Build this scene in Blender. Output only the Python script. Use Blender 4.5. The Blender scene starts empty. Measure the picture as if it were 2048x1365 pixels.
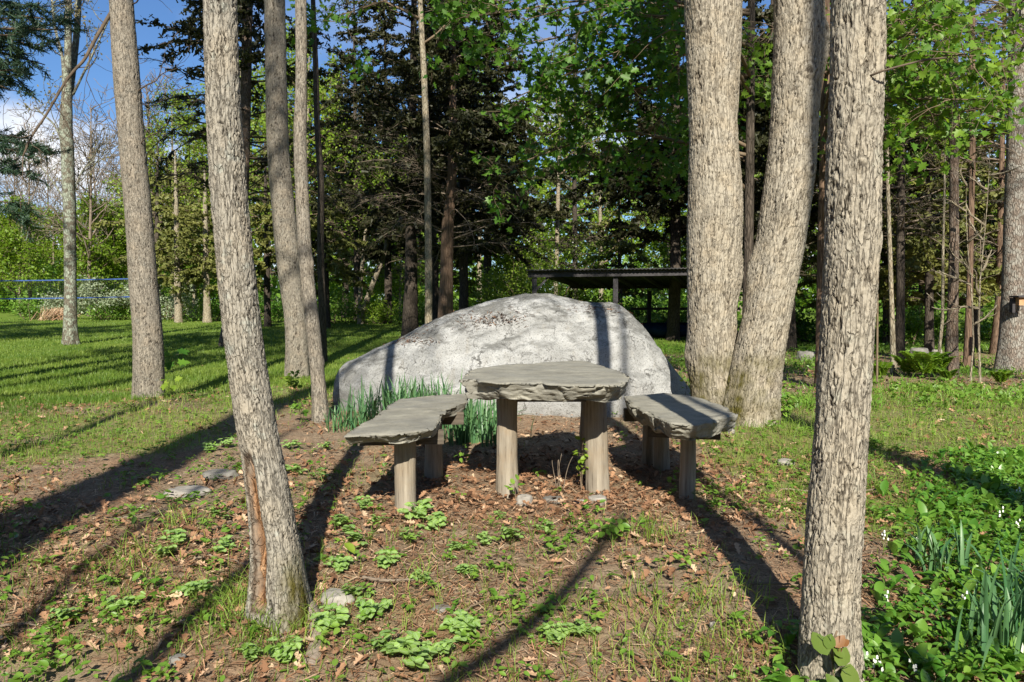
import bpy, math, random
import numpy as np
from mathutils import Vector

rng = np.random.default_rng(11)
PI = math.pi
scene = bpy.context.scene
COL = scene.collection

# ------------------------------------------------------------------ camera geometry
F = 1540.0                      # focal length in pixels of the 2048 wide photograph
EYE = 1.5
PITCH = math.atan((682.5 - 600.0) / F)


def ray(px, py):
    a = (px - 1024.0) / F
    b = -(py - 682.5) / F
    c, s = math.cos(PITCH), math.sin(PITCH)
    return a, c + b * s, -s + b * c


def at(px, py, Y):
    d = ray(px, py)
    t = Y / d[1]
    return np.array((d[0] * t, Y, EYE + d[2] * t))


def sst(t):
    t = np.clip(t, 0, 1)
    return t * t * (3 - 2 * t)


# ------------------------------------------------------------------ numpy noise
def _h(ix, iy, iz, seed):
    n = (ix.astype(np.uint32) * np.uint32(374761393) + iy.astype(np.uint32) * np.uint32(668265263)
         + iz.astype(np.uint32) * np.uint32(2147483647) + np.uint32((seed * 974634777 + 12345) & 0xffffffff))
    n = (n ^ (n >> np.uint32(13))) * np.uint32(1274126177)
    n = (n ^ (n >> np.uint32(15))) * np.uint32(2246822519)
    n = n ^ (n >> np.uint32(16))
    return n.astype(np.float64) / 4294967295.0


def vnoise(p, seed=0):
    i = np.floor(p).astype(np.int64)
    f = p - i
    u = f * f * f * (f * (f * 6 - 15) + 10)
    r = 0
    for dx in (0, 1):
        wx = u[:, 0] if dx else 1 - u[:, 0]
        for dy in (0, 1):
            wy = u[:, 1] if dy else 1 - u[:, 1]
            for dz in (0, 1):
                wz = u[:, 2] if dz else 1 - u[:, 2]
                r = r + wx * wy * wz * _h(i[:, 0] + dx, i[:, 1] + dy, i[:, 2] + dz, seed)
    return r * 2 - 1


def fbm(p, octaves=4, seed=0, gain=.5):
    a, r, t = 1.0, 0, 0
    for k in range(octaves):
        r = r + a * vnoise(p * 2 ** k, seed + k * 7)
        t += a
        a *= gain
    return r / t


def voro(p, seed=0):
    i = np.floor(p).astype(np.int64)
    f = p - i
    f1 = np.full(len(p), 9.0)
    f2 = np.full(len(p), 9.0)
    cid = np.zeros(len(p))
    for dx in (-1, 0, 1):
        for dy in (-1, 0, 1):
            for dz in (-1, 0, 1):
                a, b, c = i[:, 0] + dx, i[:, 1] + dy, i[:, 2] + dz
                h0 = _h(a, b, c, seed)
                d = ((dx + h0 - f[:, 0]) ** 2 + (dy + _h(a, b, c, seed + 1) - f[:, 1]) ** 2
                     + (dz + _h(a, b, c, seed + 2) - f[:, 2]) ** 2)
                near = d < f1
                f2 = np.where(near, f1, np.minimum(f2, d))
                cid = np.where(near, h0, cid)
                f1 = np.minimum(f1, d)
    return np.sqrt(f1), np.sqrt(f2), cid


def P3(x, y, z=0.0):
    x, y = np.broadcast_arrays(np.asarray(x, float), np.asarray(y, float))
    return np.stack([x.ravel(), y.ravel(), np.full(x.size, z)], 1)


def ground(x, y):
    x, y = np.broadcast_arrays(np.asarray(x, float), np.asarray(y, float))
    h = 0.2 * sst((y - 2) / 2.6) * (1 - sst((y - 9) / 5.0))
    h = h + 0.012 * np.clip(y - 20, 0, 80)
    h = h + 0.03 * vnoise(P3(x, y) * 0.55, 3).reshape(x.shape) * sst((14 - np.abs(y - 5)) / 8)
    h = h + (0.014 * vnoise(P3(x, y) * 1.9, 5)).reshape(x.shape)
    return h


def gz(x, y):
    return float(ground(np.array([x]), np.array([y]))[0])


def gp(px, py):
    d = np.array(ray(px, py))
    t = np.concatenate([np.arange(1, 20, .02), np.arange(20, 140, .2)])
    z = EYE + d[2] * t
    g = ground(d[0] * t, d[1] * t)
    k = np.argmax(z < g)
    if not (z < g).any():
        k = len(t) - 1
    return np.array((d[0] * t[k], d[1] * t[k], g[k]))


def wpx(npx, Y):
    return npx / F * Y


# ------------------------------------------------------------------ meshes
class MB:
    """collects vertices, faces and per-vertex attributes of ONE mesh object"""

    def __init__(self):
        self.v, self.f, self.a, self.n = [], [], {}, 0
        self.marks = []

    def mark(self, slot):
        """faces added from here on use this material slot"""
        self.marks.append((len(self.f), slot))

    def add(self, v, faces, **attrs):
        v = np.asarray(v, float).reshape(-1, 3)
        for f in (faces if isinstance(faces, list) else [faces]):
            f = np.asarray(f, np.int64)
            if f.size:
                self.f.append(f + self.n)
        for k in set(self.a) | set(attrs):
            if k not in self.a:
                self.a[k] = [np.zeros((self.n,) + np.shape(attrs[k])[1:])] if self.n else []
            if k in attrs:
                self.a[k].append(np.asarray(attrs[k], float))
            else:
                shp = self.a[k][0].shape[1:]
                self.a[k].append(np.zeros((len(v),) + shp))
        self.v.append(v)
        self.n += len(v)

    def build(self, name, mat, parent=None, smooth=True):
        me = bpy.data.meshes.new(name)
        V = np.concatenate(self.v) if self.v else np.zeros((0, 3))
        loops = np.concatenate([f.ravel() for f in self.f])
        sizes = np.concatenate([np.full(len(f), f.shape[1]) for f in self.f])
        me.vertices.add(len(V))
        me.vertices.foreach_set('co', V.astype(np.float32).ravel())
        me.loops.add(len(loops))
        me.loops.foreach_set('vertex_index', loops.astype(np.int32))
        me.polygons.add(len(sizes))
        me.polygons.foreach_set('loop_start', np.concatenate([[0], np.cumsum(sizes)[:-1]]).astype(np.int32))
        try:
            me.polygons.foreach_set('loop_total', sizes.astype(np.int32))
        except Exception:
            pass
        me.polygons.foreach_set('use_smooth', np.full(len(sizes), smooth))
        for k, arr in self.a.items():
            arr = np.concatenate(arr)
            if arr.ndim == 2:
                at_ = me.attributes.new(k, 'FLOAT_VECTOR', 'POINT')
                at_.data.foreach_set('vector', arr.astype(np.float32).ravel())
            else:
                at_ = me.attributes.new(k, 'FLOAT', 'POINT')
                at_.data.foreach_set('value', arr.astype(np.float32))
        me.update(calc_edges=True)
        for q in (mat if isinstance(mat, (list, tuple)) else [mat]):
            if q:
                me.materials.append(q)
        if self.marks:
            mi, cur = [], 0
            starts = dict(self.marks)
            for i, f in enumerate(self.f):
                cur = starts.get(i, cur)
                mi.append(np.full(len(f), cur, np.int32))
            mi = np.concatenate(mi)
            if len(me.polygons) == len(mi):
                me.polygons.foreach_set('material_index', mi)
        o = bpy.data.objects.new(name, me)
        COL.objects.link(o)
        if parent:
            o.parent = parent
        return o


def shift(o, loc):
    """move an object's origin to loc, its geometry stays where it is"""
    me = o.data
    n = len(me.vertices)
    a = np.empty(n * 3, np.float32)
    me.vertices.foreach_get('co', a)
    a = (a.reshape(-1, 3) - np.asarray(loc, np.float32)).ravel()
    me.vertices.foreach_set('co', a)
    me.update()


def tag(o, label, cat, group=None, kind=None):
    if label:
        o['label'] = label
    if cat:
        o['category'] = cat
    if group:
        o['group'] = group
    if kind:
        o['kind'] = kind
    return o


def empty(name, loc, label, cat, group=None, rz=0.0):
    o = bpy.data.objects.new(name, None)
    o.empty_display_size = .1
    o.location = loc
    o.rotation_euler = (0, 0, rz)
    COL.objects.link(o)
    return tag(o, label, cat, group)


def part(mb, name, mat, root, smooth=True):
    """a child mesh built in world coordinates, stored relative to its thing's base"""
    o = mb.build(name, mat, root, smooth)
    base = root
    loc = np.zeros(3)
    while base:
        loc = loc + np.array(base.location)
        base = base.parent
    shift(o, loc)
    return o


def copy_tree(o, loc, rz, scale, label, parent=None):
    c = o.copy()
    COL.objects.link(c)
    if parent is None:
        c.location = loc
        c.rotation_euler = (0, 0, rz)
        c.scale = (scale, scale, scale) if np.isscalar(scale) else scale
        c['label'] = label
    else:
        c.parent = parent
    for ch in list(o.children):
        copy_tree(ch, None, 0, 1, None, c)
    return c


def tube(pts, rad, sides=5, cap=False):
    pts = np.asarray(pts, float)
    n = len(pts)
    rad = np.broadcast_to(np.asarray(rad, float), (n,))
    t = np.gradient(pts, axis=0)
    t /= np.linalg.norm(t, axis=1)[:, None] + 1e-9
    m = t.mean(0)
    ref = np.array((0., 0., 1.)) if abs(m[2]) < .8 * np.linalg.norm(m) + 1e-9 else np.array((0., 1., 0.))
    N = np.cross(t, ref)
    N /= np.linalg.norm(N, axis=1)[:, None] + 1e-9
    B = np.cross(t, N)
    th = np.arange(sides) * 2 * PI / sides
    c, s = np.cos(th), np.sin(th)
    v = pts[:, None, :] + rad[:, None, None] * (c[None, :, None] * N[:, None, :] + s[None, :, None] * B[:, None, :])
    ln = np.concatenate([[0], np.cumsum(np.linalg.norm(np.diff(pts, axis=0), axis=1))])
    bark = np.stack([rad[:, None] * c, rad[:, None] * s, np.repeat(ln[:, None], sides, 1)], 2)
    i = np.arange(n - 1)[:, None] * sides
    j = np.arange(sides)[None, :]
    k = (j + 1) % sides
    f = np.stack([i + j, i + k, i + sides + k, i + sides + j], 2).reshape(-1, 4)
    return v.reshape(-1, 3), f, bark.reshape(-1, 3)


def add_tube(mb, pts, rad, sides=5, **kw):
    v, f, b = tube(pts, rad, sides)
    at_ = {k: np.full(len(v), x) for k, x in kw.items()}
    mb.add(v, f, bark=b, **at_)
    # close both ends
    n = len(v)
    mb.f.append(np.arange(sides)[None, ::-1] + mb.n - n)
    mb.f.append(np.arange(n - sides, n)[None, :] + mb.n - n)


def add_box(mb, c, size, rot=None, **kw):
    s = np.array(size) / 2
    v = np.array([(x, y, z) for x in (-1, 1) for y in (-1, 1) for z in (-1, 1)]) * s
    if rot is not None:
        v = v @ np.array(rot).T
    f = np.array([(0, 1, 3, 2), (4, 6, 7, 5), (0, 4, 5, 1), (2, 3, 7, 6), (0, 2, 6, 4), (1, 5, 7, 3)])
    mb.add(v + np.array(c), f, **{k: np.full(8, x) for k, x in kw.items()})


# leaf templates: (verts, [faces])
T_QUAD = (np.array([(0, -.5, 0), (.5, 0, .06), (0, .5, 0), (-.5, 0, .06)]) * [.62, 1, 1], [np.array([(0, 1, 2, 3)])])
T_NEEDLE = (np.array([(-.16, -.5, 0), (.16, -.5, 0), (.1, .5, 0), (-.1, .5, 0)]), [np.array([(0, 1, 2, 3)])])
_hm = [(0, -.5, 0), (.16, -.34, .02), (.46, -.36, .07), (.26, -.1, .05), (.52, .12, .09), (.22, .14, .04), (.2, .34, .05), (0, .56, 0)]
T_MAPLE = (np.array(_hm + [(-x, y, z) for x, y, z in _hm[1:7]]),
           [np.array([(0, 1, 2, 3, 4, 5, 6, 7)]), np.array([(7, 13, 12, 11, 10, 9, 8, 0)])])
_ov = [(0, -.5, 0), (.2, -.36, .06), (.3, -.1, .09), (.24, .18, .06), (.1, .4, .0), (0, .5, -.06)]
T_OVAL = (np.array(_ov + [(-x, y, z) for x, y, z in _ov[1:5]]),
          [np.array([(0, 1, 2, 3, 4, 5)]), np.array([(5, 9, 8, 7, 6, 0)])])
_ok = [(0, -.5, 0), (.06, -.34, .02), (.2, -.24, .1), (.1, -.12, .05), (.3, .06, .16), (.13, .14, .06), (.24, .34, .14), (0, .5, .1)]
T_OAK = (np.array(_ok + [(-x, y, z) for x, y, z in _ok[1:7]]),
         [np.array([(0, 1, 2, 3, 4, 5, 6, 7)]), np.array([(7, 13, 12, 11, 10, 9, 8, 0)])])


def unit(a):
    return a / (np.linalg.norm(a, axis=-1, keepdims=True) + 1e-9)


def leaves(mb, pos, size, tmpl, r, up=.6, axis=None, axis_jit=.5, rnd=None, normal=None, njit=1.0, uv=False):
    """scatter leaf shapes: normals random with a bias, long axis along `axis` when given"""
    pos = np.asarray(pos, float)
    n = len(pos)
    if n == 0:
        return
    nn = r.normal(size=(n, 3)) * njit
    nn[:, 2] += up * 1.5
    if normal is not None:
        nn = nn + normal
    nn = unit(nn)
    a = r.normal(size=(n, 3))
    if axis is not None:
        a = unit(np.asarray(axis)) + a * axis_jit
    a = unit(a - nn * (a * nn).sum(1, keepdims=True))
    b = np.cross(a, nn)
    size = np.broadcast_to(np.asarray(size, float), (n,))
    T, FF = tmpl
    v = pos[:, None, :] + size[:, None, None] * (T[None, :, 0:1] * b[:, None, :] + T[None, :, 1:2] * a[:, None, :] + T[None, :, 2:3] * nn[:, None, :])
    k = len(T)
    fs = [(f[None, :, :] + (np.arange(n) * k)[:, None, None]).reshape(-1, f.shape[1]) for f in FF]
    rn = r.random(n) if rnd is None else np.asarray(rnd)
    kw = dict(rnd=np.repeat(rn, k))
    if uv:
        kw['luv'] = np.tile(np.stack([T[:, 0], T[:, 1], 0 * T[:, 0]], 1), (n, 1))
    mb.add(v.reshape(-1, 3), fs, **kw)


# ------------------------------------------------------------------ materials
def new_mat(name):
    m = bpy.data.materials.new(name)
    m.use_nodes = True
    nt = m.node_tree
    nt.nodes.clear()
    return m, nt


class NT:
    def __init__(self, nt):
        self.nt = nt

    def n(self, t, **kw):
        x = self.nt.nodes.new(t)
        for k, v in kw.items():
            if k.startswith('in_'):
                key = k[3:].replace('_', ' ')
                x.inputs[key].default_value = v
            else:
                setattr(x, k, v)
        return x

    def l(self, a, b):
        self.nt.links.new(a, b)

    def attr(self, name, out='Fac'):
        return self.n('ShaderNodeAttribute', attribute_name=name).outputs[out]

    def math(self, op, a, b=None, clamp=False):
        x = self.n('ShaderNodeMath', operation=op, use_clamp=clamp)
        for i, s in enumerate((a, b)):
            if s is None:
                continue
            if isinstance(s, (int, float)):
                x.inputs[i].default_value = s
            else:
                self.l(s, x.inputs[i])
        return x.outputs[0]

    def noise(self, vec, scale, detail=4, rough=.55):
        x = self.n('ShaderNodeTexNoise')
        x.inputs['Scale'].default_value = scale
        x.inputs['Detail'].default_value = detail
        x.inputs['Roughness'].default_value = rough
        self.l(vec, x.inputs['Vector'])
        return x.outputs['Fac']

    def map(self, vec, scale):
        x = self.n('ShaderNodeMapping')
        x.inputs['Scale'].default_value = scale
        self.l(vec, x.inputs['Vector'])
        return x.outputs[0]

    def ramp(self, fac, stops):
        x = self.n('ShaderNodeValToRGB')
        cr = x.color_ramp
        while len(cr.elements) < len(stops):
            cr.elements.new(.5)
        for e, (p, c) in zip(cr.elements, stops):
            e.position = p
            e.color = (c, c, c, 1) if np.isscalar(c) else (*c, 1)
        self.l(fac, x.inputs[0])
        return x.outputs[0]

    def mix(self, fac, a, b, mode='MIX'):
        x = self.n('ShaderNodeMix', data_type='RGBA', blend_type=mode)
        for key, s in (('Factor', fac), ('A', a), ('B', b)):
            inp = [i for i in x.inputs if i.name == key and (i.type == ('VALUE' if key == 'Factor' else 'RGBA'))][0]
            if isinstance(s, (int, float)):
                inp.default_value = s
            elif isinstance(s, tuple):
                inp.default_value = (*s, 1)
            else:
                self.l(s, inp)
        return [o for o in x.outputs if o.type == 'RGBA'][0]

    def bump(self, h, dist, strength=1.0):
        x = self.n('ShaderNodeBump')
        x.inputs['Distance'].default_value = dist
        x.inputs['Strength'].default_value = strength
        self.l(h, x.inputs['Height'])
        return x.outputs[0]

    def principled(self, col, rough=.9, normal=None, spec=.2):
        x = self.n('ShaderNodeBsdfPrincipled')
        if isinstance(col, tuple):
            x.inputs['Base Color'].default_value = (*col, 1)
        else:
            self.l(col, x.inputs['Base Color'])
        x.inputs['Roughness'].default_value = rough
        x.inputs['Specular IOR Level'].default_value = spec
        if normal is not None:
            self.l(normal, x.inputs['Normal'])
        return x.outputs[0]

    def out(self, sh):
        o = self.n('ShaderNodeOutputMaterial')
        self.l(sh, o.inputs['Surface'])


def leaf_mat(name, c1, c2, trans=.35, rough=.5, spec=.3, tcol=1.35, vein=False):
    m, nt = new_mat(name)
    k = NT(nt)
    col = k.mix(k.attr('rnd'), c1, c2)
    if vein:
        luv = k.attr('luv', 'Vector')
        sx = k.n('ShaderNodeSeparateXYZ')
        k.l(luv, sx.inputs[0])
        ax = k.math('ABSOLUTE', sx.outputs[0])
        # pale silver band either side of the midrib, darker rim (a pattern the leaf itself has)
        band = k.ramp(ax, [(.0, .1), (.03, .25), (.07, 1.0), (.15, .8), (.2, .0)])
        br = k.noise(luv, 22, 2)
        band = k.math('MULTIPLY', band, k.ramp(br, [(.42, 0.0), (.6, .8)]))
        col = k.mix(band, col, (.42, .52, .34))
    p = k.principled(col, rough, None, spec)
    t = k.n('ShaderNodeBsdfTranslucent')
    g = k.mix(1.0, col, (tcol * 1.1, tcol, tcol * .45), 'MULTIPLY')
    k.l(g, t.inputs[0])
    mx = k.n('ShaderNodeMixShader')
    mx.inputs[0].default_value = trans
    k.l(p, mx.inputs[1])
    k.l(t.outputs[0], mx.inputs[2])
    k.out(mx.outputs[0])
    return m


def bark_near(name, light, dark, warm, lichen=(.36, .37, .31), lich=.45, cs=42):
    """bark whose furrows are modelled; attributes crack / scar / moss say what each spot is"""
    m, nt = new_mat(name)
    k = NT(nt)
    v = k.attr('bark', 'Vector')
    v3 = k.map(v, (1, 1, .35))
    # fine cracks: warped cells, finer than the modelled furrows
    wn = k.n('ShaderNodeTexNoise')
    wn.inputs['Scale'].default_value = 34
    wn.inputs['Detail'].default_value = 4
    k.l(v3, wn.inputs['Vector'])
    wadd = k.n('ShaderNodeVectorMath', operation='MULTIPLY_ADD')
    k.l(wn.outputs['Color'], wadd.inputs[0])
    wadd.inputs[1].default_value = (.035,) * 3
    k.l(v3, wadd.inputs[2])

    def cells(scale, lo, hi):
        vo = k.n('ShaderNodeTexVoronoi', feature='DISTANCE_TO_EDGE')
        vo.inputs['Scale'].default_value = scale
        k.l(wadd.outputs[0], vo.inputs['Vector'])
        return k.ramp(vo.outputs[0], [(lo, 1.0), (hi, 0.0)])
    n1 = k.noise(v3, 28, 6, .65)
    n2 = k.noise(v, 4.5, 4, .6)
    n3 = k.noise(v3, 90, 5, .7)
    n4 = k.noise(v, 11, 5, .7)
    vl = k.map(v, (1, 1, .13))
    nl = k.noise(vl, cs * .9, 3, .6)
    line = k.ramp(k.math('ABSOLUTE', k.math('SUBTRACT', nl, .5)), [(.005, 1.0), (.034, 0.0)])
    fc = k.math('MULTIPLY', cells(cs * .8, .01, .07), k.ramp(n4, [(.38, .0), (.6, .75)]))
    fc = k.math('MAXIMUM', fc, k.math('MULTIPLY', line, k.ramp(n1, [(.35, .3), (.55, 1.0)])))
    col = k.mix(k.ramp(n1, [(.3, 0.0), (.7, 1.0)]), tuple(.88 * c for c in light), tuple(1.12 * c for c in light))
    col = k.mix(k.ramp(n2, [(.45, 0.0), (.68, .5)]), col, warm)
    col = k.mix(k.ramp(n4, [(.55, 0.0), (.66, lich)]), col, lichen)
    col = k.mix(k.ramp(n3, [(.33, .45), (.45, 0.0)]), col, tuple(2 * c for c in dark))
    plate = k.attr('plate')
    col = k.mix(k.math('MULTIPLY', plate, .2), col, tuple(.7 * c for c in light))
    col = k.mix(k.math('MULTIPLY', fc, .62), col, tuple(1.3 * c for c in dark))
    col = k.mix(k.attr('crack'), col, tuple(.7 * c for c in dark))
    scar = k.attr('scar')
    sn = k.noise(k.map(v, (1, 1, .15)), 60, 5, .7)
    scol = k.ramp(sn, [(.34, (.04, .02, .012)), (.47, (.13, .065, .03)), (.6, (.3, .165, .085)), (.74, (.46, .36, .24))])
    col = k.mix(scar, col, scol)
    rim = k.ramp(scar, [(.08, 0.0), (.3, .8), (.55, 0.0)])
    col = k.mix(rim, col, (.05, .03, .018))
    moss = k.math('MULTIPLY', k.attr('moss'), k.ramp(n1, [(.3, .35), (.55, 1.0)]))
    col = k.mix(moss, col, (.085, .075, .016))
    h = k.math('SUBTRACT', k.math('ADD', k.math('MULTIPLY', n1, .6), k.math('MULTIPLY', n3, .8)), fc)
    k.out(k.principled(col, .95, k.bump(h, .009, .9), .1))
    return m


def bark_far(name, light, dark, sx=38.0, stretch=.22, lichen=None, lich=.0, deep=.012):
    m, nt = new_mat(name)
    k = NT(nt)
    v = k.attr('bark', 'Vector')
    v3 = k.map(v, (1, 1, stretch))
    wv = k.n('ShaderNodeTexNoise')
    wv.inputs['Scale'].default_value = sx * .6
    k.l(v3, wv.inputs['Vector'])
    add = k.n('ShaderNodeVectorMath', operation='MULTIPLY_ADD')
    k.l(wv.outputs['Color'], add.inputs[0])
    add.inputs[1].default_value = (.03, .03, .03)
    k.l(v3, add.inputs[2])
    vo = k.n('ShaderNodeTexVoronoi', feature='DISTANCE_TO_EDGE')
    vo.inputs['Scale'].default_value = sx
    k.l(add.outputs[0], vo.inputs['Vector'])
    edge = k.ramp(vo.outputs[0], [(.0, 1.0), (.16, 0.0)])
    n1 = k.noise(v3, 30, 5, .65)
    n2 = k.noise(v, 3.5, 4, .6)
    col = k.mix(k.ramp(n1, [(.3, 0.0), (.7, 1.0)]), tuple(.65 * c for c in light), tuple(1.2 * c for c in light))
    col = k.mix(k.ramp(n2, [(.45, 0.0), (.65, .55)]), col, tuple(.6 * c for c in light))
    if lichen:
        col = k.mix(k.ramp(k.noise(v, 7, 5, .65), [(.46, 0.0), (.56, lich)]), col, lichen)
    col = k.mix(k.math('MULTIPLY', edge, .8), col, dark)
    h = k.math('SUBTRACT', n1, edge)
    k.out(k.principled(col, .95, k.bump(h, deep, .9), .1))
    return m


def plain_mat(name, c1, c2, scale=8.0, rough=.85, stretch=(1, 1, 1), bump=.003, spec=.2, coord='Object'):
    m, nt = new_mat(name)
    k = NT(nt)
    tc = k.n('ShaderNodeTexCoord')
    v = k.map(tc.outputs[coord], stretch)
    n1 = k.noise(v, scale, 6, .6)
    col = k.mix(k.ramp(n1, [(.32, 0.0), (.68, 1.0)]), c1, c2)
    k.out(k.principled(col, rough, k.bump(n1, bump, .8), spec))
    return m
# ------------------------------------------------------------------ camera, sun, sky
cam = bpy.data.cameras.new('camera')
cam.sensor_width = 36
cam.lens = 36 * F / 2048
cam.clip_start = .05
cam.clip_end = 2000
camo = bpy.data.objects.new('camera', cam)
COL.objects.link(camo)
camo.location = (0, 0, EYE)
camo.rotation_euler = (PI / 2 - PITCH, 0, 0)
scene.camera = camo

SUN_EL, SUN_AZ = math.radians(36), math.radians(2.2)      # the sun stands behind the camera, a touch to the right
sun = bpy.data.lights.new('sun', 'SUN')
sun.energy = 5.0
sun.angle = math.radians(.5)
sun.color = (1.0, .93, .8)
suno = bpy.data.objects.new('sun', sun)
COL.objects.link(suno)
sd = Vector((-math.sin(SUN_AZ) * math.cos(SUN_EL), math.cos(SUN_AZ) * math.cos(SUN_EL), -math.sin(SUN_EL)))
suno.rotation_euler = sd.to_track_quat('-Z', 'Y').to_euler()
TANS = math.tan(SUN_EL)

w = bpy.data.worlds.new('World')
scene.world = w
w.use_nodes = True
w.node_tree.nodes.clear()
k = NT(w.node_tree)
sky = k.n('ShaderNodeTexSky', sky_type='NISHITA')
sky.sun_disc = False
sky.sun_elevation = SUN_EL
sky.sun_rotation = PI - SUN_AZ                # azimuth measured from +Y: the sun is behind the camera
sky.air_density = 1.0
sky.dust_density = .4
sky.ozone_density = 2.5
tc = k.n('ShaderNodeTexCoord')
sep = k.n('ShaderNodeSeparateXYZ')
k.l(tc.outputs['Generated'], sep.inputs[0])
v3 = k.map(tc.outputs['Generated'], (1, 1, 1.7))
cl = k.noise(v3, 3.4, 7, .58)
mask = k.ramp(cl, [(.48, 0.0), (.6, 1.0)])
low = k.ramp(sep.outputs[2], [(.02, .55), (.08, 1.0), (.17, 1.0), (.27, 0.12)])
mask = k.math('MULTIPLY', mask, low)
ccol = k.mix(k.noise(v3, 9, 5), (9.5, 10, 11), (14.5, 14.2, 13.8))
deep = k.mix(1.0, sky.outputs[0], (.8, 1.08, 1.42), 'MULTIPLY')
col = k.mix(mask, deep, ccol)
bg = k.n('ShaderNodeBackground')
bg.inputs[1].default_value = .05
k.l(col, bg.inputs[0])
wo = k.n('ShaderNodeOutputWorld')
k.l(bg.outputs[0], wo.inputs[0])

scene.view_settings.view_transform = 'Standard'
scene.view_settings.look = 'None'
scene.view_settings.exposure = 0.9
scene.view_settings.gamma = 1.0
scene.cycles.max_bounces = 6
scene.cycles.diffuse_bounces = 3
scene.cycles.transmission_bounces = 4
scene.cycles.glossy_bounces = 2
scene.cycles.use_denoising = True

# ------------------------------------------------------------------ materials
M = {}
M['oak'] = bark_near('oak_bark', (.345, .315, .255), (.045, .036, .027), (.38, .325, .235), cs=36)
M['lean'] = bark_near('leaning_bark', (.305, .285, .24), (.045, .037, .029), (.41, .35, .26), (.36, .385, .34), .65, cs=52)
M['twin'] = bark_near('twin_bark', (.36, .325, .26), (.05, .037, .026), (.37, .30, .205), (.41, .39, .345), .35, cs=30)
M['grey'] = bark_near('grey_bark', (.29, .262, .215), (.05, .04, .032), (.33, .27, .2), (.3, .31, .28), .4, cs=58)
M['lichen'] = bark_far('lichen_bark', (.17, .15, .115), (.05, .045, .035), 26, .3, (.33, .37, .30), .85, .008)
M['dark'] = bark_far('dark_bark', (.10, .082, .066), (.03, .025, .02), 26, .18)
M['pine'] = bark_far('pine_bark', (.17, .125, .095), (.05, .035, .026), 24, .3, (.24, .22, .19), .4)
M['bigpine'] = bark_far('big_pine_bark', (.24, .2, .165), (.07, .055, .045), 30, .3, (.36, .36, .32), .6)
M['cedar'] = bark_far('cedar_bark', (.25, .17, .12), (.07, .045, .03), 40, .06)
M['pale'] = bark_far('pale_bark', (.33, .28, .2), (.11, .09, .06), 22, .3, (.4, .38, .3), .4)
M['twig'] = plain_mat('twig_bark', (.12, .085, .055), (.2, .155, .105), 9, .9)
M['dead'] = plain_mat('dead_twig_bark', (.12, .09, .065), (.23, .19, .145), 9, .9)
M['darktwig'] = plain_mat('dark_twig_bark', (.065, .048, .034), (.13, .1, .072), 9, .9)
M['maple'] = leaf_mat('maple_leaf', (.032, .11, .012), (.12, .25, .028), .42, .45, .35)
M['maple2'] = leaf_mat('sunlit_maple_leaf', (.055, .15, .014), (.2, .33, .04), .45, .45, .35)  # lighter copy of the maple leaf, sunlight put into its colour
M['spring'] = leaf_mat('spring_leaf', (.10, .19, .015), (.21, .31, .03), .42, .5)
M['spring2'] = leaf_mat('young_leaf', (.14, .25, .02), (.25, .34, .045), .4, .5)
M['hemlock'] = leaf_mat('hemlock_needles', (.016, .02, .007), (.046, .048, .015), .15, .55)
M['olive'] = leaf_mat('cedar_foliage', (.08, .105, .026), (.20, .20, .05), .2, .6)
M['pineneedle'] = leaf_mat('pine_needles', (.025, .055, .035), (.05, .095, .05), .15, .5)
M['silver'] = leaf_mat('silver_leaf', (.2, .25, .15), (.34, .4, .27), .3, .5)
M['bud'] = leaf_mat('budding_leaf', (.15, .12, .05), (.22, .2, .07), .3, .6)
M['white'] = leaf_mat('white_blossom', (.7, .72, .6), (.8, .8, .72), .3, .6, .2, 1.0)
M['grass'] = leaf_mat('grass_blade', (.075, .15, .018), (.19, .26, .045), .35, .5)
M['tuft'] = leaf_mat('tuft_blade', (.10, .2, .02), (.25, .34, .06), .35, .5)
M['weed'] = leaf_mat('weed_leaf', (.08, .19, .02), (.2, .33, .05), .35, .42, .4)
M['lily'] = leaf_mat('lily_leaf', (.06, .18, .018), (.17, .32, .045), .35, .35, .5)
M['lamium'] = leaf_mat('dead_nettle_leaf', (.17, .31, .06), (.27, .42, .1), .3, .4, .4, 1.3, True)
M['daffodil'] = leaf_mat('daffodil_leaf', (.05, .14, .055), (.13, .25, .10), .25, .4, .4, 1.1)
M['fern'] = leaf_mat('fern_frond', (.12, .25, .02), (.22, .36, .05), .4, .5)
M['litter'] = None
M['flowerbell'] = plain_mat('white_bell', (.75, .75, .68), (.85, .85, .8), 20, .5)
M['stem'] = plain_mat('green_stem', (.09, .14, .03), (.16, .22, .06), 12, .6)

m, nt = new_mat('dry_leaf')
k = NT(nt)
col = k.ramp(k.attr('rnd'), [(0, (.075, .038, .02)), (.35, (.19, .098, .052)), (.7, (.32, .185, .105)), (1, (.54, .41, .28))])
k.out(k.principled(col, .7, None, .25))
M['litter'] = m

# ------------------------------------------------------------------ ground
def lawn_mask(x, y):
    line = np.where(x < -2.2, 10.6 - .35 * np.clip(-2.2 - x, 0, 6), 12.0)
    line = np.where(x > 2.5, 19 + 0 * x, line)
    nz = vnoise(P3(x, y) * .5, 21).reshape(np.shape(x))
    a = sst((y - line + 2.4 * nz) / 3.4)
    return a


def green_mask(x, y):
    """patchy grass and moss before the lawn begins"""
    nz = fbm(P3(x, y) * .9, 3, 31).reshape(np.shape(x))
    right = 1.35 * sst((x - 1.2) / 1.0) * sst((y - 3.2) / 1.5) * (1 - sst((y - 10.0) / 1.5))
    left = sst((-x - 1.6) / 2.2) * sst((y - 4.6) / 3)
    g = np.clip(.55 * right + .5 * left + .12, 0, 1)
    return np.clip(sst((nz * .9 + g - .22) / .5) * np.minimum(1, g * 2), 0, 1)


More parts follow.
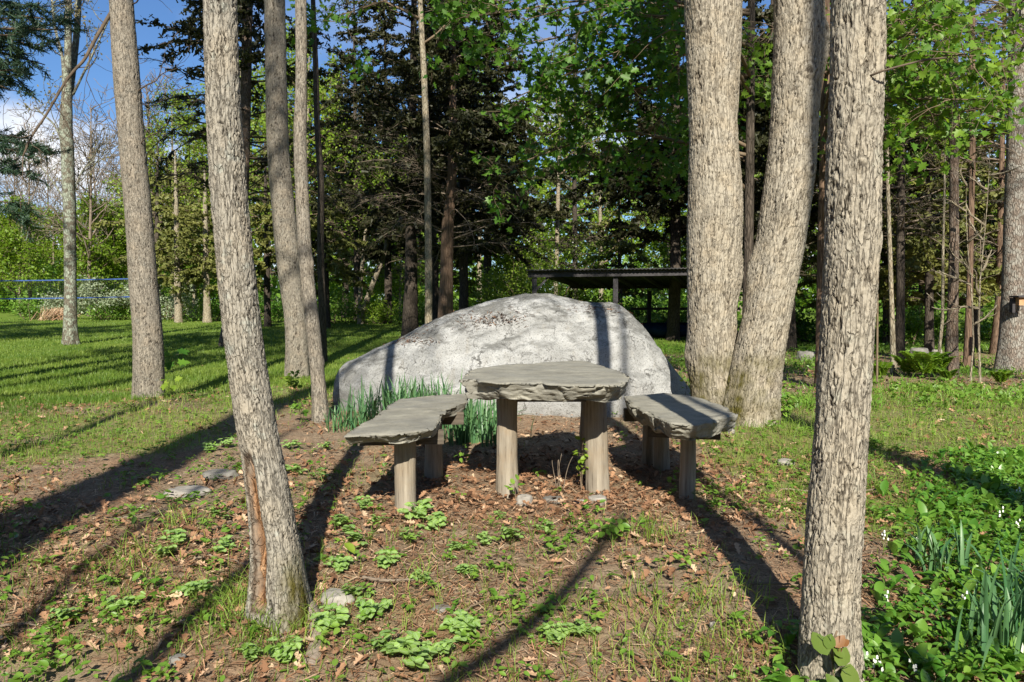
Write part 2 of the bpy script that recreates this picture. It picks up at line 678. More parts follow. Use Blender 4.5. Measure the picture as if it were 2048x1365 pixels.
def grid_axis(lo, hi, step, far_lo, far_hi, g=1.12):
    a = list(np.arange(lo, hi, step))
    s = step
    while a[-1] < far_hi:
        s *= g
        a.append(a[-1] + s)
    s = step
    while a[0] > far_lo:
        s *= g
        a.insert(0, a[0] - s)
    return np.array(a)


gx = grid_axis(-6.5, 6.5, .03, -420, 420)
gy = grid_axis(1.2, 12.5, .03, -80, 700)
X, Y = np.meshgrid(gx, gy)
Z = ground(X, Y)
near = sst((16 - np.abs(Y - 6)) / 8) * sst((11 - np.abs(X)) / 5)
Z += (.022 * fbm(P3(X, Y) * 6, 4, 41).reshape(X.shape) - .004) * near
mb = MB()
nx, ny = len(gx), len(gy)
i = (np.arange(ny - 1)[:, None] * nx + np.arange(nx - 1)[None, :]).ravel()
mb.add(np.stack([X, Y, Z], 2).reshape(-1, 3), np.stack([i, i + 1, i + nx + 1, i + nx], 1),
       lawn=lawn_mask(X, Y).ravel(), green=green_mask(X, Y).ravel())
m, nt = new_mat('forest_ground')
k = NT(nt)
tc = k.n('ShaderNodeTexCoord')
v = tc.outputs['Object']
n_s = k.noise(v, 2.1, 5, .6)
n_m = k.noise(v, 14, 6, .65)
n_f = k.noise(v, 70, 5, .7)
n_g = k.noise(k.map(v, (1, 1, 1)), 190, 4, .7)
soil = k.mix(k.ramp(n_m, [(.3, 0.0), (.7, 1.0)]), (.155, .112, .076), (.33, .255, .175))
soil = k.mix(k.ramp(n_s, [(.46, 0.0), (.66, .6)]), soil, (.26, .15, .085))
soil = k.mix(k.ramp(n_f, [(.36, .85), (.5, 0.0)]), soil, (.06, .04, .026))
soil = k.mix(k.ramp(n_g, [(.58, 0.0), (.72, .6)]), soil, (.45, .34, .23))
gr = k.mix(n_f, (.07, .13, .018), (.18, .24, .04))
gr = k.mix(k.ramp(n_m, [(.5, 0.0), (.7, .6)]), gr, (.2, .2, .07))
lawncol = k.mix(n_f, (.065, .13, .016), (.15, .21, .035))
lawncol = k.mix(k.ramp(k.noise(v, .35, 4, .6), [(.5, 0.0), (.7, .5)]), lawncol, (.17, .2, .05))
gm = k.math('MULTIPLY', k.attr('green'), k.ramp(n_m, [(.35, .1), (.6, .85)]))
col = k.mix(gm, soil, gr)
col = k.mix(k.attr('lawn'), col, lawncol)
h = k.math('ADD', k.math('MULTIPLY', n_f, .7), k.math('MULTIPLY', n_g, .4))
k.out(k.principled(col, .95, k.bump(h, .012, .9), .08))
tag(mb.build('ground', m), None, None, kind='structure')


# ------------------------------------------------------------------ trunks
def smooth_path(P, R, n):
    P = np.asarray(P, float)
    s = np.concatenate([[0], np.cumsum(np.linalg.norm(np.diff(P, axis=0), axis=1))])
    t = np.linspace(0, s[-1], n)
    out = [np.interp(t, s, P[:, j]) for j in range(3)] + [np.interp(t, s, R)]
    kw = max(1, int(n * .035))
    ker = np.hanning(2 * kw + 3)
    ker /= ker.sum()
    res = []
    for j, a in enumerate(out):
        p = len(ker) // 2
        lo = a[0] - (a[1:p + 1][::-1] - a[0])
        hi = a[-1] - (a[-p - 1:-1][::-1] - a[-1])
        res.append(np.convolve(np.concatenate([lo, a, hi]), ker, 'valid'))
    return np.stack(res[:3], 1), np.maximum(res[3], .004), t


def trunk(mb, P, R, nth=24, ds=.05, amp=0.0, cell=(.03, .1), seed=1, flare=.25, lobes=5, lump=.05, zfine=None,
          knots=0, kmarks=None, scar=None, moss=None, ground_z=0.0):
    """a trunk as rings round the path P with radii R; furrows are real geometry where amp > 0"""
    L = np.linalg.norm(np.diff(np.asarray(P, float), axis=0), axis=1).sum()
    n = max(8, int(L / ds))
    C, Rr, t = smooth_path(P, R, n)
    if zfine is not None:
        keep = (C[:, 2] < zfine) | (np.arange(n) % 12 == 0) | (np.arange(n) == n - 1)
        C, Rr, t = C[keep], Rr[keep], t[keep]
        n = len(t)
    th = np.arange(nth) * 2 * PI / nth
    ct, st = np.cos(th)[None, :], np.sin(th)[None, :]
    r = np.repeat(Rr[:, None], nth, 1)
    hz = np.maximum(C[:, 2:3] - ground_z, 0)
    r = r * (1 + flare * np.exp(-hz / (2.2 * Rr[0])) * (.6 + .4 * np.cos(lobes * th[None, :] + seed)))
    bark = np.stack([r * ct, r * st, np.repeat(t[:, None], nth, 1)], 2).reshape(-1, 3)
    sc = np.array((1, 1, .35))
    big = fbm(bark * (np.array((2.2, 2.2, 1.1)) / max(.12, Rr[0])) * .35 + seed * 3.1, 3, seed)
    r = r * (1 + lump * big.reshape(r.shape))
    for q in range(knots):
        rs = np.random.default_rng(seed * 100 + q)
        kz, kt = rs.uniform(.5, min(L, 5.0)), rs.uniform(0, 2 * PI)
        d2 = ((t[:, None] - kz) / (.9 * Rr[0])) ** 2 + (np.angle(np.exp(1j * (th[None, :] - kt))) / .5) ** 2
        r = r + .16 * Rr[0] * np.exp(-d2 * 1.6)
    kn = np.zeros(r.shape)
    for kz, kt, ks in (kmarks or ()):
        zz = C[:, 2:3] - kz
        dd = np.sqrt(zz ** 2 + (r * np.angle(np.exp(1j * (th[None, :] - kt)))) ** 2) / ks
        r = r + ks * .28 * np.exp(-(dd / .9) ** 2) + ks * .07 * np.cos(dd * 9) * np.exp(-(dd / .9) ** 2) - ks * .3 * np.exp(-(dd / .25) ** 2)
        kn = np.maximum(kn, np.exp(-(dd / .28) ** 2) + .45 * (np.cos(dd * 9) < -.5) * (dd < 1.2))
    plate = crack = np.zeros(r.size)
    if amp > 0:
        q = bark / np.array((cell[0], cell[0], cell[1]))
        q = q + .22 * np.stack([vnoise(q * 3.1, seed + 31), vnoise(q * 3.1, seed + 32), vnoise(q * 3.1, seed + 33)], 1)
        wz = np.stack([vnoise(q * .8, seed + 1), vnoise(q * .8, seed + 2), vnoise(q * .8, seed + 3)], 1)
        f1, f2, cid = voro(q + wz * .6, seed + 4)
        var = .5 + .5 * vnoise(bark * (11, 11, 5), seed + 9)
        fur = np.abs(vnoise(q * (.8, .8, .38) + wz * .35 + 7.3, seed + 21) + .25 * vnoise(q * 2.3, seed + 22))
        e1 = fur / (.05 + .09 * var)                    # long sinuous furrows
        e2 = (f2 - f1) / (.05 + .10 * var)              # short cracks between the scales
        hgt = np.minimum(sst(e1), .72 + .28 * sst(e2))
        crack = np.maximum(1 - sst(e1 * 1.5), (1 - sst(e2 * 1.7)) * (.1 + .5 * var))
        fine = fbm(bark / (cell[0] * .3, cell[0] * .3, cell[0] * .7), 3, seed + 13)
        plate = cid
        r = r + (amp * ((hgt - 1.0) + .3 * (cid - .8) + .4 * fine)).reshape(r.shape)
    crack = np.clip(np.maximum(crack, kn.ravel()), 0, 1)
    hz2 = np.repeat(hz, nth, 1).ravel()
    thf = np.tile(th, n)
    sca = scar(hz2, thf, bark) if scar else np.zeros(r.size)
    mos = moss(hz2, thf, bark) if moss else np.zeros(r.size)
    if scar:
        r = r - (.05 * sca * (1 + .5 * vnoise(bark * (40, 40, 8), 77))).reshape(r.shape)
        crack = crack * (1 - sca)
    v = np.stack([C[:, 0:1] + r * ct, C[:, 1:2] + r * st, np.repeat(C[:, 2:3], nth, 1)], 2)
    i = np.arange(n - 1)[:, None] * nth
    j = np.arange(nth)[None, :]
    kk = (j + 1) % nth
    f = np.stack([i + j, i + kk, i + nth + kk, i + nth + j], 2).reshape(-1, 4)
    mb.add(v.reshape(-1, 3), f, bark=bark, crack=crack, plate=plate, scar=sca, moss=mos)
    mb.f.append(np.arange(mb.n - nth, mb.n)[None, :])
    return C, Rr


def cols_path(cols, Y, H, dy=0.0, sink=.25):
    """(centre px, row px, width px) from any order -> path and radii from below the ground up to height H"""
    cols = sorted(cols, key=lambda c: -c[1])
    P = [at(cx, cy, Y) for cx, cy, w_ in cols]
    R = [wpx(w_, Y) / 2 for cx, cy, w_ in cols]
    z0 = P[0][2]
    for p in P:
        p[1] += dy * (p[2] - z0)
    g = gz(P[0][0], P[0][1])
    if P[0][2] > g - sink:
        d = P[0].copy()
        d[2] = min(g, P[0][2]) - sink
        P.insert(0, d)
        R.insert(0, R[0])
    top = P[-1]
    sl = (P[-1] - P[-2]) / max(.01, P[-1][2] - P[-2][2])
    if H > top[2]:
        n = 4
        rtop = R[-1]
        for q in range(1, n + 1):
            dz = (H - top[2]) * q / n
            e = top + np.array((sl[0] * dz * (1 - .5 * q / n), sl[1] * dz * .5, dz))
            P.append(e)
            R.append(rtop * (1 - .62 * q / n))
    return np.array(P), np.array(R)


# ------------------------------------------------------------------ limbs
def limb_path(r, a, d, L, n=7, wob=.18, trop=0.0, droop=0.0):
    p = [np.array(a, float)]
    d = unit(np.array(d, float))
    for q in range(n):
        d = unit(d + r.normal(size=3) * wob + np.array((0, 0, trop - droop * q / n)))
        p.append(p[-1] + d * L / n)
    return np.array(p)


def grow(mb, r, a, d, L, rad, level, tips, sides=6, wob=.16, trop=.05, kids=(3, 5), spread=(.6, 1.1), shrink=(.5, .75), start=.3, minr=.0025):
    n = 7 if level > 0 else 5
    p = limb_path(r, a, d, L, n, wob, trop)
    rr = np.maximum(np.linspace(rad, rad * (.35 if level > 0 else .2), n + 1), minr)
    add_tube(mb, p, rr, sides if level > 0 else 3)
    if level == 0:
        tips.append(p)
        return
    for c in range(r.integers(kids[0], kids[1] + 1)):
        t = r.uniform(start, 1.0)
        x = t * n
        i = min(int(x), n - 1)
        q = p[i] + (p[i + 1] - p[i]) * (x - i)
        dd = unit(p[i + 1] - p[i])
        side = unit(np.cross(dd, r.normal(size=3)))
        ang = r.uniform(*spread)
        nd = dd * math.cos(ang) + side * math.sin(ang)
        grow(mb, r, q, nd, L * r.uniform(*shrink), max(minr, rr[i] * .6), level - 1, tips, max(3, sides - 1), wob, trop, kids, spread, shrink, .2, minr)
    tips.append(p[-3:])


def tip_points(r, tips, per, jit, lo=.2):
    out, ax = [], []
    for p in tips:
        t = r.uniform(lo, 1, per) * (len(p) - 1)
        i = np.minimum(t.astype(int), len(p) - 2)
        f = (t - i)[:, None]
        out.append(p[i] * (1 - f) + p[i + 1] * f)
        ax.append(unit(p[i + 1] - p[i]))
    out, ax = np.concatenate(out), np.concatenate(ax)
    return out + r.normal(size=out.shape) * jit, ax


def conifer_limbs(mbb, mbn, r, axis, z0, z1, reach, droop=.5, step=.32, card=(.13, .05), dens=1.0, bare=None, tmpl=T_NEEDLE, up=.4, twig=.017, upper=.15, fill=5):
    """whorls of drooping limbs along axis(z) -> (x, y); limbs below `bare` carry dry twigs only"""
    z = z0
    pos, ax, sz = [], [], []
    while z < z1:
        t = (z - z0) / (z1 - z0)
        prof = (1 - t) ** .75 * (1 - .25 * math.exp(-t * 9)) + .05
        cx, cy = axis(z)
        for b in range(r.integers(3, 6)):
            a = r.uniform(0, 2 * PI)
            L = reach * prof * r.uniform(.6, 1.15)
            d = np.array((math.cos(a), math.sin(a), r.uniform(-.1, .25) + upper))
            n = 8
            p = limb_path(r, (cx, cy, z + r.uniform(-.1, .1)), d, L, n, .14 if bare is not None and z < bare else .1, 0, droop * .4)
            isb = bare is not None and z < bare
            add_tube(mbb, p, np.linspace(twig * (.5 + L / 3), .005, n + 1), 4)
            nb = int(L / .16)
            for q in range(nb):
                u = r.uniform(.15, 1) * n
                i = min(int(u), n - 1)
                a0 = p[i] + (p[i + 1] - p[i]) * (u - i)
                dd = unit(p[i + 1] - p[i])
                side = unit(np.cross(dd, (0, 0, 1))) * (1 if r.random() < .5 else -1)
                bl = max(.12, L * .34 * (1.15 - u / n)) * r.uniform(.5, 1.2)
                bp = limb_path(r, a0, dd * .7 + side * r.uniform(.5, 1) + np.array((0, 0, r.uniform(-.3, .2))), bl, 4, .16, 0, droop * .3)
                if isb or r.random() < .35:
                    add_tube(mbb, bp, np.linspace(.006, .0025, 5), 3)
                if isb and r.random() > .12:
                    if r.random() < .7:
                        for w_ in range(2):
                            wp = limb_path(r, bp[r.integers(1, 4)], r.normal(size=3) * .7 + dd, bl * .6, 3, .25)
                            add_tube(mbb, wp, np.linspace(.004, .002, 4), 3)
                    continue
                m_ = max(2, int(bl / card[0] * fill * dens))
                u2 = r.uniform(.0, 1.05, m_) * 4
                i2 = np.clip(u2.astype(int), 0, 3)
                pos.append(bp[i2] + (bp[i2 + 1] - bp[i2]) * (u2 - i2)[:, None] + r.normal(size=(m_, 3)) * (.03, .03, .02))
                ax.append(unit(bp[i2 + 1] - bp[i2] + r.normal(size=(m_, 3)) * .02))
                sz.append(card[0] * r.uniform(.6, 1.3, m_))
        z += step * r.uniform(.7, 1.3)
    pos, ax, sz = np.concatenate(pos), np.concatenate(ax), np.concatenate(sz)
    T, FF = tmpl
    T2 = (T * np.array((card[1] / card[0] / .32 if tmpl is T_NEEDLE else 1, 1, 1)), FF)
    cl = .5 + .5 * fbm(pos * .9, 2, 5)
    leaves(mbn, pos, sz, T2, r, up, ax, .65, np.clip(cl * .8 + r.random(len(pos)) * .4 - .1, 0, 1))
# ------------------------------------------------------------------ trees that stand round the table
def timber(name, label, cat, cols, Y, H, mat, group=None, crown=None, seed=1, dy=0.0, extra=None, **kw):
    P, R = cols_path(cols, Y, H, dy)
    g = gz(P[0][0], P[0][1])
    root = empty(name, (P[0][0], P[0][1], g), label, cat, group)
    mb = MB()
    C, Rr = trunk(mb, P, R, ground_z=g, seed=seed, **kw)
    mb.mark(1)
    if crown:
        r = np.random.default_rng(seed + 500)
        lb, lv, tips = mb, MB(), []
        ax = lambda z: (np.interp(z, C[:, 2], C[:, 0]), np.interp(z, C[:, 2], C[:, 1]))
        for q in range(crown.get('n', 9)):
            z = r.uniform(crown['z0'], H - .2)
            x, y = ax(z)
            a = r.uniform(0, 2 * PI)
            grow(lb, r, (x, y, z), (math.cos(a), math.sin(a), r.uniform(.4, 1.1)), crown.get('L', 3.0) * r.uniform(.6, 1.1),
                 .05, 2, tips, 6, .16, .06)
        pts, axs = tip_points(r, tips, crown.get('per', 12), .12)
        leaves(lv, pts, r.uniform(.08, .15, len(pts)) * crown.get('size', 1.0), T_QUAD, r, .5, axs, .8)
        part(lv, 'crown', crown.get('mat', M['spring']), root)
    part(mb, 'trunk', [mat, M['twig']], root)
    return root, C, Rr


def lean_scar(hz, th, bark):
    # rotten hollow on the camera's side, left of the middle, from the foot up to about .75 m
    a = np.angle(np.exp(1j * (th - (-PI / 2 - .72 + .1 * hz))))
    wd = .33 + .12 * vnoise(bark * (6, 6, 5), 3)
    return sst(1.6 - np.abs(a) / wd) * sst((hz - .03) / .06) * sst((.74 + .06 * vnoise(bark * 9, 8) - hz) / .12)


def lean_moss(hz, th, bark):
    a = np.angle(np.exp(1j * (th - (-PI / 2 + 1.0))))
    return sst(1.3 - np.abs(a) / .75 + .5 * fbm(bark * 14, 3, 9)) * sst((.36 - hz) / .2)


lean_cols = [(440, 0, 63), (443, 154, 67), (451, 308, 67), (464, 461, 72), (473, 564, 74), (482, 667, 76), (497, 755, 79), (515, 860, 77),
             (532, 964, 82), (547, 1043, 84), (562, 1121, 90), (564, 1174, 100), (567, 1240, 112)]
LEAN_Y = float(gp(567, 1236)[1])
print('lean', LEAN_Y)
leaning_tree, LC, LR = timber('leaning_tree', 'leaning scaly-barked tree with an orange rotten hollow at its foot', 'tree', lean_cols, LEAN_Y, 17,
                              M['lean'], seed=3, nth=170, ds=.0055, amp=.009, cell=(.023, .05), zfine=4.4, flare=.45, lobes=3, lump=.05, knots=3,
                              scar=lean_scar, moss=lean_moss, crown=dict(z0=13, n=14, L=3.4, per=14, size=1.5))

oak_cols = [(a_, b_, c_ * .93) for a_, b_, c_ in [(1717, 0, 108), (1712, 154, 108), (1708, 282, 112), (1706, 441, 111), (1698, 564, 110), (1693, 700, 110), (1684, 841, 112),
            (1670, 1007, 116), (1662, 1131, 119), (1657, 1255, 119), (1660, 1365, 122), (1662, 1420, 140)]]
oak_tree, OC, OR = timber('oak_tree', 'straight pale oak with deep furrows and poison ivy on its lower trunk', 'tree', oak_cols, 2.85, 18, M['oak'],
                          seed=8, nth=180, ds=.005, amp=.011, cell=(.024, .085), zfine=3.6, flare=.12, lump=.06, knots=3,
                          kmarks=[(float(at(1717, 334, 2.8)[2]), -PI / 2 - .15, .028), (float(at(1700, 640, 2.8)[2]), -PI / 2 - .9, .02), (float(at(1690, 980, 2.8)[2]), -PI / 2 - .2, .022)], crown=dict(z0=14, n=14, L=3.4, per=14, size=1.5))

mb = MB()
p = np.array([at(x, y, Y_) for x, y, Y_ in ((1738, 153, 2.76), (1765, 142, 2.72), (1810, 130, 2.75), (1850, 120, 2.8), (1892, 116, 2.85))])
C_, R2, _ = smooth_path(p, np.linspace(.004, .0015, 5), 20)
add_tube(mb, C_, R2, 6)
part(mb, 'dead_twig', M['darktwig'], oak_tree)

trA, AC, AR = timber('maple_tree', 'tall grey tree at the edge of the lawn with one long dead drooping limb', 'tree',
                     [(242, 0, 44), (253, 154, 49), (266, 308, 49), (280, 461, 51), (286, 564, 53), (297, 667, 56), (298, 740, 57), (298, 803, 60)],
                     10.8, 18, M['grey'], seed=14, nth=110, ds=.014, amp=.010, cell=(.03, .1), zfine=6.2, flare=.12, lump=.03, crown=dict(z0=13, n=16, per=20, size=1.8))
trB, BC, BR = timber('maple_tree', 'grey trunk right behind the thin curved one, its foot in shade', 'tree',
                     [(549, 0, 40), (552, 154, 41), (556, 308, 43), (566, 410, 45), (575, 513, 47), (593, 650, 42), (596, 745, 46)],
                     15, 20, M['grey'], seed=15, nth=90, ds=.02, amp=.011, cell=(.035, .12), zfine=8, flare=.2, lump=.03, crown=dict(z0=15, n=9, per=14, size=1.3))
trC, CC, CR = timber('young_maple_tree', 'thin curved grey trunk standing left of the boulder among daffodil leaves', 'tree',
                     [(602, 0, 22), (603, 154, 22), (600, 246, 25), (600, 308, 25), (605, 410, 26), (610, 513, 26), (627, 667, 28), (635, 745, 28), (643, 852, 31)],
                     8.2, 13, M['grey'], seed=16, nth=80, ds=.011, amp=.005, cell=(.02, .06), zfine=5.2, flare=.3, lump=.06, knots=4, crown=dict(z0=10, n=6, L=2, per=9))
trD, DC, DR = timber('young_maple_tree', 'very thin dark stem close against the curved thin grey trunk', 'tree',
                     [(626, 0, 9), (632, 150, 11), (634, 250, 12), (642, 360, 13), (641, 513, 14), (644, 600, 14), (645, 690, 17)],
                     18, 15, M['dark'], seed=17, nth=20, ds=.05, flare=.3, lump=.05, crown=dict(z0=11, n=6, L=2, per=9))

# the far lichen tree: its trunk forks
lich_cols = [(142, 692, 26), (141, 660, 24), (141, 564, 22), (139, 410, 23), (135, 308, 24), (132, 256, 24), (133, 205, 20), (136, 120, 14), (137, 0, 12)]
trL, LiC, LiR = timber('lichen_tree', 'slender forked tree with pale lichen bark standing alone on the lawn', 'tree', lich_cols, 24.8, 15, M['lichen'], seed=18,
                       nth=30, ds=.06, flare=.4, lump=.06)
mb, tips, r = MB(), [], np.random.default_rng(5)
for cs in ([(133, 225, 15), (141, 170, 14), (148, 120, 13), (155, 50, 12), (158, -10, 11)], [(130, 190, 8), (125, 110, 6), (110, 60, 5), (104, 0, 5)],
           [(142, 330, 4), (110, 250, 4), (70, 215, 3)], [(146, 190, 5), (185, 110, 4), (222, 30, 3)], [(140, 415, 5), (110, 370, 3), (80, 330, 3), (48, 318, 2)],
           [(140, 400, 4), (165, 340, 3), (190, 320, 2)]):
    p = np.array([at(x, y, 24.8 + (i_ * .2)) for i_, (x, y, w_) in enumerate(cs)])
    R_ = np.array([wpx(w_, 24.8) / 2 for x, y, w_ in cs])
    C_, R2, _ = smooth_path(p, R_, 14)
    add_tube(mb, C_, R2, 8)
    for q in range(5):
        i_ = r.integers(4, 13)
        grow(mb, r, C_[i_], unit(C_[i_] - C_[i_ - 1]) + r.normal(size=3) * .6, r.uniform(.6, 1.6), .02, 1, tips, 4, .2, .08, minr=.008)
part(mb, 'limbs', M['lichen'], trL)
lv = MB()
pts, axs = tip_points(r, tips, 5, .1)
leaves(lv, pts, r.uniform(.06, .11, len(pts)), T_QUAD, r, .3, axs, .8)
part(lv, 'crown', M['bud'], trL)

# dead drooping limb on the tall grey tree
mb = MB()
r = np.random.default_rng(9)
p = np.array([at(x, y, 10.8 - .1 * i_) for i_, (x, y) in enumerate([(232, 12), (219, 30), (190, 80), (168, 122), (149, 140), (128, 168), (92, 231), (62, 275), (46, 313)])])
C_, R2, _ = smooth_path(p, np.linspace(.026, .011, 9), 40)
add_tube(mb, C_, R2, 8)
tips = []
for i_ in (12, 17, 20, 26, 30, 34, 39):
    grow(mb, r, C_[i_], unit(C_[i_] - C_[i_ - 1]) + r.normal(size=3) * .8 + np.array((.3, 0, -.2)), r.uniform(.5, 1.1), .008, 1, tips, 4, .25, -.02, (2, 4), minr=.003)
for x0, y0, x1, y1 in ((262, 10, 315, -25), (277, 300, 330, 255), (268, 190, 310, 150)):
    a, b = at(x0, y0, 10.8), at(x1, y1, 10.5)
    grow(mb, r, a, unit(b - a), 1.0, .012, 1, tips, 4, .2, .0, minr=.003)
part(mb, 'dead_limb', M['darktwig'], trA)

# the twin-stemmed tree on the right
def twin_moss(hz, th, bark):
    return sst((.85 - hz) / .3) * np.clip(1.5 * fbm(bark * 4 + 3, 3, 12) + .35, 0, 1)


twin_left = [(a_, b_, c_ * .95) for a_, b_, c_ in [(1425, 0, 118), (1424, 128, 106), (1426, 256, 94), (1429, 333, 106), (1432, 385, 116), (1430, 461, 116), (1425, 564, 104), (1422, 640, 98),
             (1424, 720, 98), (1431, 790, 100), (1440, 850, 112)]]
twin_right = [(a_ + (4 if 500 < b_ < 730 else 0), b_, c_ * .95) for a_, b_, c_ in [(1597, 0, 97), (1602, 77, 104), (1594, 128, 98), (1591, 205, 97), (1587, 287, 95), (1581, 359, 102), (1567, 436, 99), (1553, 513, 97),
              (1533, 615, 95), (1516, 700, 100), (1506, 760, 106), (1500, 809, 112), (1494, 852, 124)]]
p0 = gp(1465, 845)
twin = empty('twin_stemmed_tree', (p0[0], 8.2, gz(p0[0], 8.2)), 'massive pale tree split into two stems beside the right bench', 'tree')
mb = MB()
g = gz(p0[0], 8.2)
P, R = cols_path(twin_left, 8.25, 19)
trunk(mb, P, R, nth=190, ds=.0125, amp=.019, cell=(.03, .15), seed=21, zfine=4.9, kmarks=[(float(at(1400, 60, 8.2)[2]), -PI / 2 - .7, .08)], flare=.06, lump=.035, knots=5, moss=twin_moss, ground_z=g)
part(mb, 'stem', M['twin'], twin)
mb = MB()
P, R = cols_path(twin_right, 8.0, 18)
trunk(mb, P, R, nth=190, ds=.0125, amp=.018, cell=(.03, .14), seed=22, zfine=4.9, kmarks=[(float(at(1585, 155, 8)[2]), -PI / 2 + .1, .09), (float(at(1608, 70, 8)[2]), -PI / 2 + .9, .1), (float(at(1600, 345, 8)[2]), -PI / 2 + .6, .08)], flare=.14, lump=.035, knots=6, moss=twin_moss, ground_z=g)
part(mb, 'stem', M['twin'], twin)
mb = MB()
p = np.array([at(x, y, 8.5) for x, y in ((1452, 330), (1462, 230), (1468, 120), (1471, 0), (1480, -150), (1500, -500), (1530, -1000))])
trunk(mb, p, np.array([.06, .075, .075, .072, .07, .06, .03]), nth=60, ds=.02, amp=.008, cell=(.03, .1), seed=23, flare=0, zfine=5)
part(mb, 'stem', M['twin'], twin)
lb, lv, tips, r = MB(), MB(), [], np.random.default_rng(77)
for sx, zz in ((2.2, 15.5), (2.3, 16.5), (3.3, 15.2), (3.4, 16.5), (2.4, 18), (3.6, 17.5)):
    for q in range(2):
        a = r.uniform(0, 2 * PI)
        grow(lb, r, (sx, 8.1, zz), (math.cos(a), math.sin(a), .7), 3.2, .06, 2, tips, 6)
pts, axs = tip_points(r, tips, 14, .12)
leaves(lv, pts, 1.5 * r.uniform(.08, .15, len(pts)), T_QUAD, r, .5, axs, .8)
part(lb, 'limbs', M['twig'], twin)
part(lv, 'crown', M['spring'], twin)

# ------------------------------------------------------------------ trees behind the camera: they cast the long trunk shadows of the photo
def shade_tree(label, x, y, r0, H, seed, limbs=(), lean=(0, 0), crown=True, dense=False, boughs=()):
    g = gz(x, y)
    root = empty('shade_tree', (x, y, g), label, 'tree', 'trees behind the viewer')
    mb = MB()
    zs = np.concatenate([[-.2, .3], np.linspace(.12, 1, 8) * H])
    rs = np.random.default_rng(seed)
    P = np.stack([x + lean[0] * zs + .05 * np.sin(zs * .8 + seed), y + lean[1] * zs, zs + g], 1)
    trunk(mb, P, r0 * np.interp(zs, [0, H], [1.05, .45]), nth=20, ds=.12, seed=seed, lump=.08, ground_z=g)
    for a, b, c, r1 in limbs:
        C_, R2, _ = smooth_path(np.array([a, b, c], float), np.array([r1, r1 * .85, r1 * .5]), 16)
        add_tube(mb, C_, R2, 8)
    mb.mark(1)
    for a, d, L_, r1 in boughs:
        grow(mb, rs, a, d, L_, r1, 2, [], 6, .14, .03, (4, 6))
    if crown:
        lb, lv, tips = mb, MB(), []
        for q in range(16 if dense else 8):
            z = rs.uniform(H * (.66 if dense else .8), H)
            a = rs.uniform(0, 2 * PI)
            grow(lb, rs, (x + lean[0] * z, y + lean[1] * z, z), (math.cos(a), math.sin(a), .6), 3.0, .05, 2, tips, 5)
        pts, axs = tip_points(rs, tips, 10, .15)
        leaves(lv, pts, rs.uniform(.1, .18, len(pts)) * (2.2 if dense else 1), T_QUAD, rs, .5, axs, .8)
        part(lv, 'crown', M['spring'], root)
    part(mb, 'trunk', [M['dark'], M['twig']], root)


shade_tree('thin tree behind the viewer in line with the right bench', 1.72, -2.6, .055, 14, 62, crown=False)
shade_tree('stout tree behind the viewer in line with the left lawn', -2.45, -4.5, .34, 20, 63,
           boughs=[((-2.4, -4.5, 10.3), (1, 0, .28), 3.4, .06), ((-2.4, -4.5, 10.9), (.9, .1, .1), 2.4, .045), ((-2.4, -4.5, 10.5), (-1, .1, .4), 2.2, .05)])
shade_tree('thin sapling behind the viewer left of the limbed tree', -1.8, -3.4, .05, 9, 64, crown=False)
shade_tree('broken-topped limbed tree behind the viewer in line with the leaning tree', -1.86, -3.0, .085, 5.3, 65, lean=(.157, 0), crown=False,
           limbs=[((-1.40, -3, 2.9), (.42, -3, 4.75), (1.0, -2.9, 5.7), .05)])
shade_tree('bent tree behind the viewer at the far left', -3.95, -2.5, .09, 17, 66)
shade_tree('big tree behind the viewer beyond the bent one', -6.3, -5, .26, 20, 67)
shade_tree('big tree behind the viewer to the right', 3.6, -6, .2, 19, 68)
for n_, (x_, y_, lab) in enumerate(((-10.5, 6.5, 'big leafy tree left of the view beside the near lawn'), (-18.5, 8.5, 'big leafy tree left of the view, second from the viewer'), (-25, 12, 'big leafy tree left of the view, farthest along the lawn'),
                                       (-8.2, 3.0, 'big leafy tree left of the view, closest to the viewer'),
                                       (18, 6, 'unseen big tree added right of the viewer to block sky'), (22, -3, 'unseen big tree added right to block sky, set back'))):  # both right-hand trees are added out of view to block sky light
    shade_tree(lab, x_, y_, .2, 19, 80 + n_, dense=True)
shade_tree('tall tree behind the viewer at the far right', 10.5, -4, .22, 19, 69)

# ------------------------------------------------------------------ boulder
sil = np.array([(668, 792), (676, 752), (690, 730), (725, 712), (760, 698), (800, 680), (850, 652), (900, 632), (950, 617), (1000, 606), (1045, 599), (1085, 596), (1120, 599),
                (1150, 607), (1180, 611), (1225, 611), (1246, 622), (1263, 638), (1281, 660), (1303, 690), (1327, 722), (1352, 752), (1376, 780), (1398, 808)], float)
DC_ = 9.55
sx = (sil[:, 0] - 1024) / F * DC_
szt = np.array([at(a, b, DC_)[2] for a, b in sil])
nu, nv = 340, 260
U = np.linspace(0, 1, nu)
# sample more finely near both ends
xs = sx[0] + (sx[-1] - sx[0]) * (.5 - .5 * np.cos(PI * U)) * 1.0
zt = np.interp(xs, sx, szt)
zt = np.convolve(np.pad(zt, 5, mode='edge'), np.ones(11) / 11, 'valid')
V_ = np.linspace(0, PI, nv)
xm = (xs - xs[0]) / (xs[-1] - xs[0])
endr = np.sqrt(np.clip(1 - (2 * xm - 1) ** 2, 0, 1)) ** .6
front = 8.55 + .35 * np.clip(1 - xm * 3.2, 0, 1) + .25 * sst((xm - .86) / .14)      # where the front face meets the ground
yc, yb = 9.6, 11.2
Xb = np.repeat(xs[:, None], nv, 1)
c = np.cos(V_)[None, :]
s = np.sin(V_)[None, :]
fr = (yc - front)[:, None] * endr[:, None]
bk = (yb - yc) * endr[:, None]
Yb = yc - np.where(c > 0, fr * np.abs(c) ** .8, -bk * np.abs(c))
zb = -.12
pw = np.where(c > 0, .82, .55)
Zb = zb + (zt[:, None] - zb) * s ** pw
